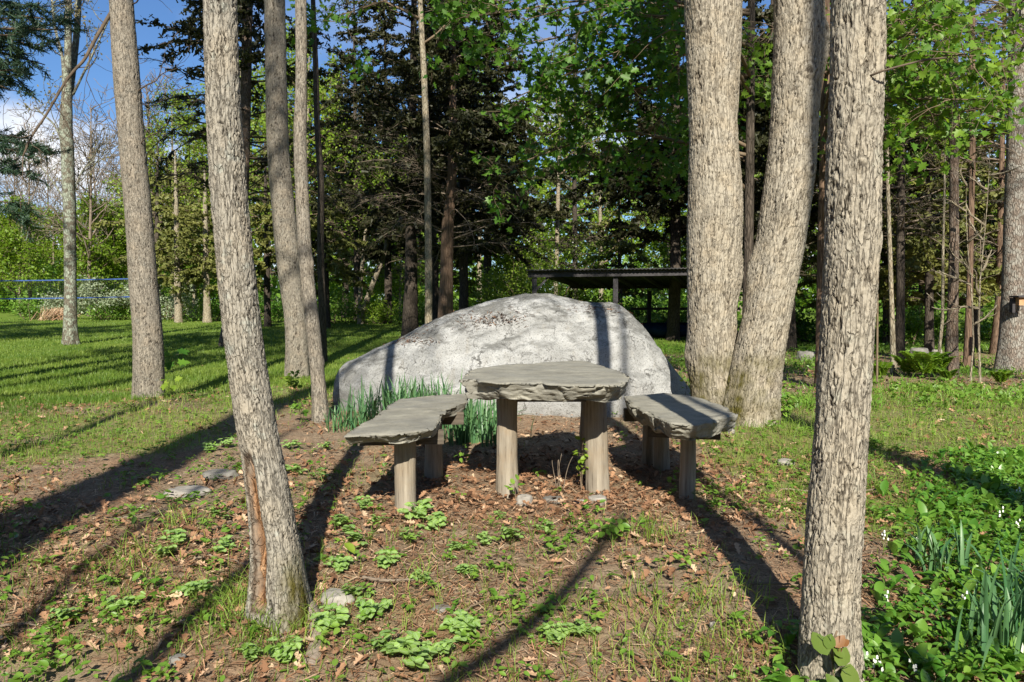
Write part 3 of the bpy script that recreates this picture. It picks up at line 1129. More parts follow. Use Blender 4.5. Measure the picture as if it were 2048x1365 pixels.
q = np.stack([Xb, Yb, Zb], 2).reshape(-1, 3)
cen = np.array((.0, 9.7, .3))
nrm = unit((q - cen) * (.5, 1.2, 1.2))
d = .055 * fbm(q * 1.1, 3, 51) + .045 * (1 - 2 * np.abs(fbm(q * (1.6, 2.2, 2.6) + 4, 3, 53))) + .016 * fbm(q * 7, 4, 54) + .006 * fbm(q * 40, 3, 55)
# a shallow diagonal ledge that runs from the left shoulder down the face
led = (q[:, 2] - (1.0 + .42 * (q[:, 0] + .3)))
d = d - .035 * np.exp(-(led / .07) ** 2) * sst((.4 - q[:, 0]) / .4)
q = q + nrm * (d * (.25 + .75 * np.repeat(endr, nv)))[:, None]
mb = MB()
i_ = (np.arange(nu - 1)[:, None] * nv + np.arange(nv - 1)[None, :]).ravel()
mb.add(q, np.stack([i_, i_ + nv, i_ + nv + 1, i_ + 1], 1))
m, nt = new_mat('granite')
k = NT(nt)
tc = k.n('ShaderNodeTexCoord')
v = tc.outputs['Object']
geo = k.n('ShaderNodeNewGeometry')
sp = k.n('ShaderNodeSeparateXYZ')
k.l(geo.outputs['Normal'], sp.inputs[0])
n_s, n_m, n_f, n_g = k.noise(v, 1.3, 5, .6), k.noise(v, 6, 6, .65), k.noise(v, 24, 6, .75), k.noise(v, 62, 4, .8)
col = k.mix(k.ramp(n_m, [(.35, 0.0), (.65, 1.0)]), (.33, .335, .33), (.43, .435, .43))
col = k.mix(k.ramp(n_g, [(.36, .85), (.47, 0.0)]), col, (.075, .075, .07))
col = k.mix(k.ramp(n_f, [(.56, 0.0), (.7, .5)]), col, (.44, .44, .43))
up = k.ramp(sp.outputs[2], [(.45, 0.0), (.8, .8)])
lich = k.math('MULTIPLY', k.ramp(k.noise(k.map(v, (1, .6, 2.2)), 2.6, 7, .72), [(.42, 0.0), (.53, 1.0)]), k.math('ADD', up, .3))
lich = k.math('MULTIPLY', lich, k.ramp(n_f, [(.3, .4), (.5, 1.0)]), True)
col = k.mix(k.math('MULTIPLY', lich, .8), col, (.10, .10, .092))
col = k.mix(k.math('MULTIPLY', k.ramp(n_f, [(.6, 0.0), (.64, .8)]), k.ramp(n_s, [(.4, 0.0), (.6, 1.0)])), col, (.2, .2, .19))
crk = k.noise(k.map(v, (1, 1.2, .8)), 1.7, 6, .62)
crk = k.ramp(k.math('ABSOLUTE', k.math('SUBTRACT', crk, .5)), [(.002, 1.0), (.012, 0.0)])
crk = k.math('MULTIPLY', crk, k.ramp(n_m, [(.42, 0.0), (.6, .8)]))
col = k.mix(crk, col, (.05, .048, .042))
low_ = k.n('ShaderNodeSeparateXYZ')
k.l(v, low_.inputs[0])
foot_tone = k.math('MULTIPLY', k.ramp(low_.outputs[2], [(.14, .7), (.42, 0.0)]), k.ramp(n_m, [(.3, .4), (.6, 1.0)]))  # boulder turns darker and browner towards its foot
col = k.mix(foot_tone, col, (.13, .115, .09))
left_ = k.math('MULTIPLY', k.ramp(k.math('ADD', low_.outputs[0], 2.4), [(.15, .75), (1.0, 0.0)]), k.ramp(n_m, [(.4, 0.0), (.58, 1.0)]))  # left shoulder darkened: lichen, with soft tree shade put into the colour
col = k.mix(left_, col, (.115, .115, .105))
streak = k.ramp(k.noise(k.map(v, (9, 9, .9)), 1, 5, .6), [(.58, 0.0), (.7, .3)])
col = k.mix(streak, col, (.24, .215, .17))
h = k.math('SUBTRACT', k.math('ADD', k.math('MULTIPLY', n_f, .9), k.math('MULTIPLY', n_g, .8)), crk)
k.out(k.principled(col, .9, k.bump(h, .02, .8), .2))
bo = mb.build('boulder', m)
shift(bo, (.1, 9.6, 0))
bo.location = (.1, 9.6, 0)
tag(bo, 'huge pale grey granite boulder behind the stone table', 'boulder')
# brown needles lying on the boulder's shoulders
r = np.random.default_rng(31)
bq = q.reshape(nu, nv, 3)
pos = []
for px_, py_, n_, sp_ in ((985, 640, 260, .12), (1010, 628, 60, .15), (830, 682, 170, .1), (905, 655, 40, .15), (1185, 618, 150, .1), (1215, 622, 60, .1)):
    tgt = at(px_, py_, 9.5)
    for _ in range(n_):
        x_ = tgt[0] + r.normal() * sp_ * 1.6
        iu = min(max(int(np.searchsorted(bq[:, nv // 2, 0], x_)), 1), nu - 2)
        prof = bq[iu]
        # the place on this section that projects nearest to the wanted row
        dd = np.abs((EYE - prof[:nv // 2 + 20, 2]) / prof[:nv // 2 + 20, 1] - (EYE - tgt[2]) / 9.5 - r.normal() * .004)
        iv = int(np.argmin(dd))
        pos.append(prof[iv] + np.array((0, 0, .008)))
pos = np.array(pos)
mb = MB()
leaves(mb, pos, r.uniform(.03, .075, len(pos)), (T_NEEDLE[0] * (.5, 1, 1), T_NEEDLE[1]), r, 3.0, None, .5, r.random(len(pos)) * .5)
tag(mb.build('fallen_needles', M['litter'], None), 'brown pine needles lying in patches on the boulder', 'needle litter', kind='stuff')

# ------------------------------------------------------------------ stone table and benches
m, nt = new_mat('bluestone')
k = NT(nt)
tc = k.n('ShaderNodeTexCoord')
v = tc.outputs['Object']
n1 = k.noise(k.map(v, (1, 1, 6)), 5, 7, .65)
n2 = k.noise(v, 60, 5, .7)
n3 = k.noise(k.map(v, (1, 2.5, 1)), 2.2, 5, .6)
col = k.mix(k.ramp(n1, [(.32, 0.0), (.68, 1.0)]), (.165, .158, .132), (.30, .288, .238))
col = k.mix(k.ramp(n3, [(.45, 0.0), (.65, .6)]), col, (.19, .19, .175))
col = k.mix(k.ramp(n2, [(.3, .6), (.45, 0.0)]), col, (.09, .085, .07))
col = k.mix(k.ramp(k.noise(v, 9, 6, .7), [(.6, 0.0), (.68, .5)]), col, (.36, .35, .29))
h = k.math('ADD', n1, k.math('MULTIPLY', n2, .5))
k.out(k.principled(col, .8, k.bump(h, .008, .8), .3))
M['stone'] = m
m, nt = new_mat('weathered_log')
k = NT(nt)
v = k.attr('bark', 'Vector')
vs = k.map(v, (1, 1, .06))
n1, n2 = k.noise(vs, 40, 6, .7), k.noise(v, 5, 4, .6)
col = k.mix(k.ramp(n1, [(.3, 0.0), (.7, 1.0)]), (.15, .125, .095), (.36, .32, .255))
col = k.mix(k.ramp(n2, [(.46, 0.0), (.68, .55)]), col, (.27, .2, .125))
col = k.mix(k.ramp(n1, [(.3, .95), (.42, 0.0)]), col, (.06, .045, .03))
k.out(k.principled(col, .85, k.bump(n1, .006, 1.0), .15))
M['log'] = m
M['plank'] = plain_mat('old_plank', (.06, .05, .04), (.13, .11, .085), 6, .9, (1, 9, 9), .004)


def slab(outline, ztop, thick, seed, under=.86, tilt=(0, 0)):
    """an irregular flagstone: rough split edge in layers, gently uneven top"""
    O = np.array(outline, float)
    c0 = O.mean(0)
    n = 420
    Oc = np.concatenate([O, O[:1]])
    s_ = np.concatenate([[0], np.cumsum(np.linalg.norm(np.diff(Oc, axis=0), axis=1))])
    t = np.linspace(0, s_[-1], n, endpoint=False)
    E = np.stack([np.interp(t, s_, Oc[:, 0]), np.interp(t, s_, Oc[:, 1])], 1)
    ker = np.hanning(9)
    ker /= ker.sum()
    E = np.stack([np.convolve(np.concatenate([E[-4:, j], E[:, j], E[:4, j]]), ker, 'valid') for j in (0, 1)], 1)
    mb = MB()
    rings = []
    topf = np.concatenate([np.linspace(.02, .93, 26), [.965, .985, 1.0]])
    for f_ in topf:
        rings.append((f_, 0.0))
    sides = np.linspace(0.04, 1, 24)
    for d_ in sides:
        rings.append((1 - (1 - under) * d_ ** 1.5, d_))
    for f_ in np.linspace(under, .02, 8)[1:]:
        rings.append((f_, 1.0))
    Vs = []
    nt_ = len(topf)
    for kx, (f_, d_) in enumerate(rings):
        xy = c0 + (E - c0) * f_
        z = np.full(n, ztop - thick * d_)
        q = np.stack([xy[:, 0], xy[:, 1], z], 1)
        edge = np.clip((f_ - .8) / .2, 0, 1)
        if kx < nt_:
            q[:, 2] += .012 * fbm(q * 3.2 + seed, 3, seed) + .004 * fbm(q * 14 + seed, 2, seed + 1) - .012 * max(0, (f_ - .97) / .03)
            out = (.03 * fbm(q * (6, 6, 4) + seed, 3, seed + 2) + .05 * (voro(q * (7, 7, 0) + seed, seed + 6)[2] - .5)) * edge
        elif d_ < 1:
            out = .03 * fbm(q * (6, 6, 4) + seed, 3, seed + 2) + .034 * (voro(q * (5, 5, 12) + .5 * fbm(q * 9, 2, 3)[:, None] + seed, seed + 6)[2] - .5) + .012 * (voro(q * (15, 15, 40) + seed, seed + 7)[2] - .5) + .006 * fbm(q * 40, 2, seed + 8)
        else:
            out = np.zeros(n)
            q[:, 2] += .012 * fbm(q * 5 + seed, 3, seed + 5)
        dr = unit(E - c0)
        q[:, :2] += dr * np.asarray(out)[:, None]
        q[:, 2] += tilt[0] * (q[:, 0] - c0[0]) + tilt[1] * (q[:, 1] - c0[1])
        if kx >= nt_:
            q[:, 2] += thick * .25 * vnoise(np.stack([np.arange(n) / 17., np.full(n, seed), np.zeros(n)], 1), 7) * d_ * .5
        Vs.append(q)
    A = np.concatenate(Vs)
    i_ = np.arange(len(rings) - 1)[:, None] * n
    j_ = np.arange(n)[None, :]
    mb.add(A, np.stack([i_ + j_, i_ + n + j_, i_ + n + (j_ + 1) % n, i_ + (j_ + 1) % n], 2).reshape(-1, 4))
    mb.f.append(np.arange(n)[None, :])
    mb.f.append(np.arange(mb.n - n, mb.n)[None, ::-1])
    return mb


def post(x, y, r0, ztop, seed, lean=(0, 0), r1=None):
    g = gz(x, y)
    zs = np.array([g - .2, g + .1, (g + ztop) / 2, ztop])
    P = np.stack([x + lean[0] * (ztop - zs), y + lean[1] * (ztop - zs), zs], 1)
    mb = MB()
    trunk(mb, P, np.array([r0 * 1.05, r0 * 1.04, r0, r1 or r0 * .96]), nth=48, ds=.02, seed=seed, flare=.03, lump=.14, amp=.003, cell=(.022, .6), ground_z=g)
    return mb


def pix_outline(pts, z):
    """pixels on the horizontal plane z -> world x, y"""
    out = []
    for px_, py_ in pts:
        d_ = ray(px_, py_)
        t_ = (z - EYE) / d_[2]
        out.append((d_[0] * t_, d_[1] * t_))
    return out


ZT = .985
tbl = empty('stone_table', (.3, 5.35, gz(.3, 5.35)), 'rustic table with a thick flagstone top on log posts', 'table')
o_ = pix_outline([(920, 760), (934, 746), (958, 735), (1000, 729), (1080, 726), (1165, 722), (1200, 729), (1240, 744), (1255, 753), (1252, 763), (1230, 769), (1150, 770), (1080, 766), (1000, 765), (945, 758)], ZT)
part(slab(o_,
          ZT, .124, 3, .9), 'table_top', M['stone'], tbl)
for x_, y_, r_, sd_, ln in ((-.035, 5.24, .075, 1, (-.0, 0)), (.57, 5.24, .077, 2, (.02, 0)), (-.035, 5.95, .07, 3, (0, 0)), (.6, 5.95, .07, 4, (0, 0))):
    part(post(x_, y_, r_, ZT - .115, sd_, ln), 'leg', M['log'], tbl)
for y_ in (5.26, 5.95):
    mb = MB()
    add_box(mb, (.27, y_, ZT - .155), (1.0 if y_ > 5.4 else .74, .09, .05))
    part(mb, 'crossbeam', M['plank'], tbl, False)

ZB = .72
bl = empty('stone_bench', (-.65, 5.3, gz(-.65, 5.3)), 'narrow flagstone bench left of the table, pointed near corner', 'bench', 'stone benches beside the table')
o_ = pix_outline([(688, 872), (740, 838), (798, 798), (860, 791), (938, 786), (930, 806), (893, 818), (880, 838), (868, 858), (800, 868)], ZB)
part(slab(o_, ZB, .065, 12, .93), 'seat', M['stone'], bl)
for (px_, dp, r_, sd_) in ((808, 4.78, .068, 11), (866, 5.62, .062, 12)):
    x_ = (px_ - 1024) / F * dp
    part(post(x_, dp, r_, ZB - .055, sd_), 'leg', M['log'], bl)
for x0, y0, x1, y1, zz in ((-.98, 4.86, -.44, 4.92, .62), (-.86, 5.66, -.36, 5.7, .62)):
    mb = MB()
    a_ = math.atan2(y1 - y0, x1 - x0)
    add_box(mb, ((x0 + x1) / 2, (y0 + y1) / 2, zz), (math.hypot(x1 - x0, y1 - y0), .045, .09), [[math.cos(a_), -math.sin(a_), 0], [math.sin(a_), math.cos(a_), 0], [0, 0, 1]])
    part(mb, 'crossbeam', M['plank'], bl, False)

br = empty('stone_bench', (1.2, 5.7, gz(1.2, 5.7)), 'shorter flagstone bench right of the table, with a thick blunt near end', 'bench', 'stone benches beside the table')
o_ = pix_outline([(1250, 792), (1330, 786), (1405, 797), (1440, 812), (1474, 828), (1430, 840), (1392, 850), (1340, 846), (1300, 828), (1262, 812)], ZB + .03)
part(slab(o_, ZB + .03, .11, 17, .88), 'seat', M['stone'], br)
for (px_, dp, r_, sd_) in ((1379, 5.12, .052, 21), (1325, 5.95, .062, 22), (1300, 6.1, .05, 23)):
    x_ = (px_ - 1024) / F * dp
    part(post(x_, dp, r_, ZB - .075, sd_), 'leg', M['log'], br)
for x0, y0, x1, y1, zz in ((.95, 5.32, 1.42, 5.2, .6), (.88, 6.0, 1.4, 6.06, .6)):
    mb = MB()
    a_ = math.atan2(y1 - y0, x1 - x0)
    add_box(mb, ((x0 + x1) / 2, (y0 + y1) / 2, zz), (math.hypot(x1 - x0, y1 - y0), .05, .1), [[math.cos(a_), -math.sin(a_), 0], [math.sin(a_), math.cos(a_), 0], [0, 0, 1]])
    part(mb, 'crossbeam', M['plank'], br, False)
# ------------------------------------------------------------------ the wood behind
def straight_axis(C):
    return lambda z: (float(np.interp(z, C[:, 2], C[:, 0])), float(np.interp(z, C[:, 2], C[:, 1])))


def conifer_tree(name, label, cols, Y, H, mat, need, z0, reach, bare=None, seed=1, dens=1.0, card=(.16, .06), group=None, step=.34, nth=14, twigmat='dead', **kw):
    P, R = cols_path(cols, Y, H)
    g = gz(P[0][0], P[0][1])
    root = empty(name, (P[0][0], P[0][1], g), label, 'tree', group)
    mb = MB()
    C, Rr = trunk(mb, P, R, nth=nth, ds=.08, seed=seed, flare=.3, lump=.06, ground_z=g)
    mb.mark(1)
    a, b = mb, MB()
    r = np.random.default_rng(seed + 900)
    conifer_limbs(a, b, r, straight_axis(C), z0, H, reach, bare=bare, dens=dens, card=card, step=step, **kw)
    part(a, 'trunk', [mat, M[twigmat]], root)
    part(b, 'crown', M[need], root)
    return root


def broad_tree(name, label, cols, Y, H, mat, leafm, z0, n, L, seed=1, per=16, size=.13, group=None, level=2, up=.4, nth=12, kids=(3, 5), jit=.18, tmpl=T_QUAD, spread_up=(.1, .9), flare=.3, minr=.006):
    P, R = cols_path(cols, Y, H)
    g = gz(P[0][0], P[0][1])
    root = empty(name, (P[0][0], P[0][1], g), label, 'tree', group)
    mb = MB()
    C, Rr = trunk(mb, P, R, nth=nth, ds=.1, seed=seed, flare=flare, lump=.06, ground_z=g)
    mb.mark(1)
    r = np.random.default_rng(seed + 300)
    lb, lv, tips = mb, MB(), []
    ax = straight_axis(C)
    for q in range(n):
        z = z0 + (H - z0) * (q + r.random()) / n
        x, y = ax(z)
        a = r.uniform(0, 2 * PI)
        t = (z - z0) / (H - z0)
        LL = L * (1 - .55 * t) * r.uniform(.7, 1.15)
        grow(lb, r, (x, y, z), (math.cos(a), math.sin(a), r.uniform(*spread_up)), LL, .02 + .012 * LL, level, tips, 5, .15, .05, kids, minr=minr)
    part(lb, 'trunk', [mat, M['twig'] if leafm else mat], root)
    if leafm:
        pts, axs = tip_points(r, tips, per, jit)
        leaves(lv, pts, r.uniform(.7, 1.3, len(pts)) * size, tmpl, r, up, axs, 1.0)
        part(lv, 'crown', M[leafm], root)
    return root


def shrub(name, label, x, y, w_, h_, leafm, seed, n=3000, size=.09, group=None, blossom=0, stems=9, cat='shrub'):
    g = gz(x, y)
    root = empty(name, (x, y, g), label, cat, group)
    r = np.random.default_rng(seed)
    lb, lv, tips = MB(), MB(), []
    for q in range(stems):
        a = r.uniform(0, 2 * PI)
        b = (x + math.cos(a) * w_ * .18 * r.random(), y + math.sin(a) * w_ * .18 * r.random(), g - .05)
        el = r.uniform(.5, 2.2)
        d = np.array((math.cos(a), math.sin(a), el))
        L = min(h_ / max(.3, unit(d)[2]), w_ * .6 / max(.2, math.hypot(*unit(d)[:2]))) * r.uniform(.65, 1.0)
        grow(lb, r, b, d, L * .75, .02 + .004 * h_, 2, tips, 4, .2, .02, (3, 5), (.4, 1.0), (.35, .6), minr=.004)
    per = max(3, int(n / len(tips)))
    pts, axs = tip_points(r, tips, per, .12 + .03 * h_, .1)
    leaves(lv, pts, r.uniform(.7, 1.3, len(pts)) * size, T_QUAD, r, .5, axs, 1.0)
    part(lb, 'stems', M['twig'], root)
    part(lv, 'leaves', M[leafm], root)
    if blossom:
        bl_ = MB()
        top = pts[pts[:, 2] > g + h_ * .25]
        sel = top[r.integers(0, len(top), blossom)] + r.normal(size=(blossom, 3)) * .08 + np.array((0, -.06, .06))
        leaves(bl_, sel, r.uniform(.05, .1, blossom), T_QUAD, r, .8)
        part(bl_, 'blossom', M['white'], root)
    return root


R_ = random.Random(4)
# --- trees whose trunks can be told apart
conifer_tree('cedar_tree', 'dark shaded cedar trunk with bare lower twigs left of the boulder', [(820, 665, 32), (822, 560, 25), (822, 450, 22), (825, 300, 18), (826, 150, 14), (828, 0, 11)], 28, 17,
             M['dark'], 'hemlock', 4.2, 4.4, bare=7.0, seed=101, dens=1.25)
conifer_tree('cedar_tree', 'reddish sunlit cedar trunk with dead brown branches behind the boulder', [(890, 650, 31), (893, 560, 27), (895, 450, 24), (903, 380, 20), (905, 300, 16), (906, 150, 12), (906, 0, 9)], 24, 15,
             M['cedar'], 'hemlock', 3.2, 3.8, bare=5.2, seed=102, dens=1.2, twigmat='dead')
broad_tree('slim_tree', 'slim bare-stemmed tree between the dark and the reddish cedar', [(857, 660, 15), (857, 500, 14), (854, 300, 13), (848, 150, 12), (840, 0, 10)], 22, 15, M['grey'] if False else M['pale'], 'spring', 8.5, 8, 2.2,
           seed=103, per=10)
conifer_tree('pine_tree', 'dead-branched pine behind the leaning tree', [(446, 692, 18), (470, 560, 19), (488, 380, 19), (492, 180, 20), (495, 0, 20)], 24, 16, M['pine'], 'hemlock', 4.6, 4.4, bare=8.0, seed=104,
             dens=.7, twigmat='darktwig', upper=.05)
broad_tree('forked_tree', 'small sunlit tree forking near the ground in the wood behind', [(722, 632, 14), (745, 570, 11), (772, 500, 9), (778, 430, 7)], 40, 8.5, M['pale'], 'spring', 3.8, 12, 2.4, seed=105, per=14)
fk = bpy.data.objects['forked_tree']
mb = MB()
p = np.array([at(x, y, 40) for x, y in ((719, 636), (722, 560), (729, 490), (736, 400))])
C_, R2, _ = smooth_path(p, np.array([.12, .11, .09, .05]), 14)
add_tube(mb, C_, R2, 8)
part(mb, 'stem', M['pale'], fk)
broad_tree('pale_tree', 'far pale trunk rising behind the blossoming bush', [(1111, 560, 9), (1113, 520, 9), (1116, 400, 8), (1118, 330, 6)], 38, 13, M['pale'], 'spring', 7.5, 12, 2.6, seed=106, per=14)
conifer_tree('cedar_tree', 'short pale cedar trunk at the lawn edge beside the tall grey tree', [(357, 633, 14), (355, 575, 13), (352, 400, 8)], 42, 9.5, M['pale'], 'olive', 2.0, 2.2, seed=107, dens=1.0, card=(.22, .09), twigmat='darktwig')
conifer_tree('cedar_tree', 'pale cedar trunk at the lawn edge, the one nearer the leaning tree', [(415, 638, 15), (413, 580, 13), (410, 400, 8)], 42, 8.5, M['pale'], 'olive', 2.0, 2.3, seed=108, dens=1.0, card=(.22, .09), twigmat='darktwig')
# right-hand side
conifer_tree('pine_tree', 'straight red-brown pine with a pale right flank behind the ferns', [(1901, 746, 27), (1905, 640, 20), (1908, 500, 18), (1908, 340, 17), (1908, 185, 17), (1906, 0, 16)], 15, 13, M['pine'], 'hemlock', 5.2, 2.4,
             bare=8.0, seed=109, dens=.7, step=.7)
conifer_tree('pine_tree', 'slender sunlit pine just right of the red-brown pine', [(1937, 729, 20), (1938, 640, 14), (1941, 500, 10), (1944, 340, 12), (1945, 200, 12), (1944, 0, 11)], 17, 13, M['cedar'], 'hemlock', 4.4, 2.0, bare=8.0, seed=110, dens=.7, step=.8)
bp_cols = [(2021, 738, 50), (2024, 680, 43), (2027, 500, 38), (2032, 308, 35), (2036, 0, 31)]
conifer_tree('pine_tree', 'thick grey pine carrying a wooden nest box', bp_cols, 16, 17, M['bigpine'], 'pineneedle', 6.0, 3.0, bare=8.0, seed=111, dens=.6, nth=28, step=.6, card=(.16, .03))
conifer_tree('cedar_tree', 'flared cedar trunk close behind the thick grey pine', [(1994, 702, 24), (2000, 600, 17), (2002, 450, 14), (2004, 300, 10)], 21, 12, M['cedar'], 'olive', 2.6, 2.6, bare=3.6, seed=112, dens=.9)
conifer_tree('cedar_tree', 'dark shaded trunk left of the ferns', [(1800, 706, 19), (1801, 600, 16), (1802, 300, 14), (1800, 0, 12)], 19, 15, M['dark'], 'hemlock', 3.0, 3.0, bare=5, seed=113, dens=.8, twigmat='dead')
broad_tree('slim_tree', 'slim grey stem in front of the dark trunk by the ferns', [(1787, 737, 12), (1783, 600, 9), (1776, 380, 7), (1772, 200, 5)], 15.5, 8, M['pale'], 'spring', 4.5, 9, 1.5, seed=114, per=8, level=1)
broad_tree('slim_tree', 'thin pale birch-like stem bent at its foot', [(1876, 727, 6), (1885, 640, 6), (1886, 500, 5), (1889, 380, 4), (1890, 300, 3)], 16, 7, M['pale'], 'spring', 4.6, 8, 1.2, seed=115, per=8, level=1)
broad_tree('sapling', 'bare thin sapling close beside the oak', [(1754, 772, 4), (1755, 600, 4), (1758, 420, 3), (1760, 300, 2)], 13, 5, M['twig'], None, 2.0, 5, .6, seed=116, level=1)
broad_tree('sapling', 'thin crooked sapling with bare pale twigs before the thick grey pine', [(1960, 760, 5), (1957, 660, 4), (1960, 560, 3), (1968, 480, 2)], 14, 4.2, M['pale'], None, .9, 7, .8, seed=117, level=1)
broad_tree('sapling', 'leaning pale sapling at the foot of the slender pine', [(1941, 755, 4), (1947, 690, 3), (1944, 600, 3), (1936, 500, 2)], 14, 3.6, M['pale'], None, .9, 6, .7, seed=118, level=1)

# --- maples whose leaves hang into the top of the picture
def hanging_maple(label, cols, Y, H, targets, mat, seed, leafm='maple', size=.125, per=24):
    P, R = cols_path(cols, Y, H)
    g = gz(P[0][0], P[0][1])
    root = empty('maple_tree', (P[0][0], P[0][1], g), label, 'tree')
    mb = MB()
    C, Rr = trunk(mb, P, R, nth=24, ds=.06, seed=seed, flare=.3, lump=.05, ground_z=g)
    mb.mark(1)
    r = np.random.default_rng(seed)
    lb, lv, tips = mb, MB(), []
    for tx, ty, tY in targets:
        e = at(tx, ty, tY)
        z = max(2.6, e[2] + r.uniform(-.6, .9))
        a = np.array((np.interp(z, C[:, 2], C[:, 0]), np.interp(z, C[:, 2], C[:, 1]), z))
        mid = a * .45 + e * .55 + np.array((0, 0, r.uniform(.25, .6))) + r.normal(size=3) * .15
        C_, R2, _ = smooth_path(np.array([a, mid, e]), np.array([.035, .02, .008]), 14)
        add_tube(lb, C_, R2, 5)
        for q in range(9):
            i_ = r.integers(6, 14)
            d = unit(C_[i_] - C_[i_ - 1]) + r.normal(size=3) * (.7, .7, .5)
            grow(lb, r, C_[i_], d, r.uniform(.45, .9), .008, 1, tips, 4, .18, -.02, (2, 3), minr=.003)
    pts, axs = tip_points(r, tips, per // 3, .09, .25)
    pts[:, 2] -= .05
    leaves(lv, pts, r.uniform(.5, 1.25, len(pts)) * size, T_MAPLE, r, .55, axs, .8, normal=np.array((0, -.5, 0)))
    for q in range(6):
        z = r.uniform(H * .7, H)
        a = np.array((np.interp(z, C[:, 2], C[:, 0]), np.interp(z, C[:, 2], C[:, 1]), z))
        an = r.uniform(0, 2 * PI)
        grow(lb, r, a, (math.cos(an), math.sin(an), .6), 2.2, .03, 2, tips, 4)
    part(lb, 'trunk', [mat, M['twig']], root)
    part(lv, 'crown', M[leafm], root)


T1 = [(700, 25, 12), (905, 40, 12), (960, 110, 12.5), (1000, 210, 12), (1050, 40, 11), (1090, 150, 12), (1150, 30, 11), (1160, 230, 13), (1240, 100, 11.5), (1290, 30, 10.5),
      (1320, 150, 11), (1310, 250, 12), (1220, 290, 13), (960, 20, 13), (1060, 290, 13), (1340, 60, 10), (1030, 330, 13), (1200, 170, 13), (1110, 95, 13), (1370, 330, 12.5), (1290, 340, 13.5)]
hanging_maple('leafy maple standing behind the twin-stemmed tree, its boughs over the boulder', [(1495, 720, 24), (1497, 500, 19), (1500, 300, 17), (1502, 100, 15), (1503, 0, 14)], 12.4, 9.3, T1, M['dark'], 131)
T2 = [(1800, 40, 10), (1850, 30, 9.5), (1800, 150, 10.5), (1870, 120, 9.5), (1930, 110, 9), (1960, 30, 10), (2030, 50, 10), (1940, 200, 9.2), (1985, 215, 9.4), (1840, 220, 11), (1790, 240, 11.5), (1900, 60, 9.5),
      (1740, 90, 12), (1990, 120, 10), (1900, 170, 10.5), (1520, 60, 12), (1500, 180, 13), (1860, 280, 12)]
hanging_maple('leafy maple with a thin red-brown trunk hidden close beside the oak', [(1642, 735, 22), (1645, 500, 20), (1649, 300, 18), (1651, 100, 16), (1652, 0, 15)], 13.2, 8.6, T2, M['cedar'], 132, size=.115, per=19, leafm='maple2')

# --- white pine reaching in from the left, long soft needles
pn = empty('white_pine', (-9.6, 12.5, 0), 'blue-green white pine whose boughs reach in from the left edge', 'tree')
mb, b_ = MB(), MB()
a_ = mb
r = np.random.default_rng(140)
trunk(mb, np.array([(-9.6, 12.5, -.2), (-9.6, 12.5, 6), (-9.5, 12.5, 14)]), np.array([.26, .2, .06]), nth=18, ds=.15, seed=4)
mb.mark(1)
pos, ax = [], []
for tx, ty, tY in ((60, 20, 12), (110, 60, 12), (30, 70, 11.5), (90, 130, 12.2), (40, 140, 11.5), (105, 40, 12.6), (15, 40, 11.5), (75, 295, 12.5), (110, 310, 13), (20, 300, 12), (40, 345, 12.3), (10, 130, 12), (35, 410, 12.4),
                   (20, 425, 12), (80, 15, 12), (5, 85, 12), (55, 160, 12.5), (20, 180, 12.2), (70, 95, 12)):
    e = at(tx, ty, tY)
    s0 = np.array((-9.6, 12.5, e[2] + r.uniform(-.2, .6)))
    C_, R2, _ = smooth_path(np.array([s0, s0 * .4 + e * .6 + (0, 0, .15), e]), np.array([.045, .025, .008]), 16)
    add_tube(a_, C_, R2, 5)
    for q in range(12):
        i_ = r.integers(6, 16)
        bp_ = limb_path(r, C_[i_], unit(C_[i_] - C_[i_ - 1]) + r.normal(size=3) * (.5, .6, .3), r.uniform(.3, .6), 4, .12)
        add_tube(a_, bp_, np.linspace(.008, .003, 5), 3)
        for w_ in range(60):
            u = r.uniform(.8, 4)
            j_ = min(int(u), 3)
            pos.append(bp_[j_] + (bp_[j_ + 1] - bp_[j_]) * (u - j_))
            ax.append(unit(bp_[j_ + 1] - bp_[j_]) * .8 + r.normal(size=3) * .55)
pos, ax = np.array(pos), unit(np.array(ax))
leaves(b_, pos + ax * .05, r.uniform(.09, .15, len(pos)), (T_NEEDLE[0] * (.34, 1, 1), T_NEEDLE[1]), r, .2, ax, .1)
part(mb, 'trunk', [M['dark'], M['darktwig']], pn)
part(b_, 'crown', M['pineneedle'], pn)

# --- trees of the wood: a few of each kind, then copies with labels of their own
def ground_px(px, Y):
    x = (px - 1024) / F * Y
    return x, Y, gz(x, Y)


def simple_cols(h, r0, Y0=30.0):
    """a straight trunk at the origin's depth, given as pixels"""
    return r0, h


def proto_conifer(name, label, px, Y, H, r0, need, z0, reach, seed, bare=None, card=(.2, .075), dens=1.0, mat='dark', twigmat='darktwig', step=.4, group='conifers of the wood'):
    x, y, g = ground_px(px, Y)
    root = empty(name, (x, y, g), label, 'tree', group)
    r = np.random.default_rng(seed)
    mb = MB()
    zs = np.array([-.2, .2, 2, H * .5, H])
    P = np.stack([x + .12 * np.sin(zs * .35 + seed) - .12 * math.sin(seed), np.full(5, y), zs + g], 1)
    C, Rr = trunk(mb, P, np.array([r0 * 1.1, r0, r0 * .9, r0 * .6, .03]), nth=12, ds=.15, seed=seed, ground_z=g)
    mb.mark(1)
    a, b = mb, MB()
    conifer_limbs(a, b, r, straight_axis(C), z0 + g, H + g, reach, bare=None if bare is None else bare + g, dens=dens, card=card, step=step)
    part(a, 'trunk', [M[mat], M[twigmat]], root)
    part(b, 'crown', M[need], root)
    return root


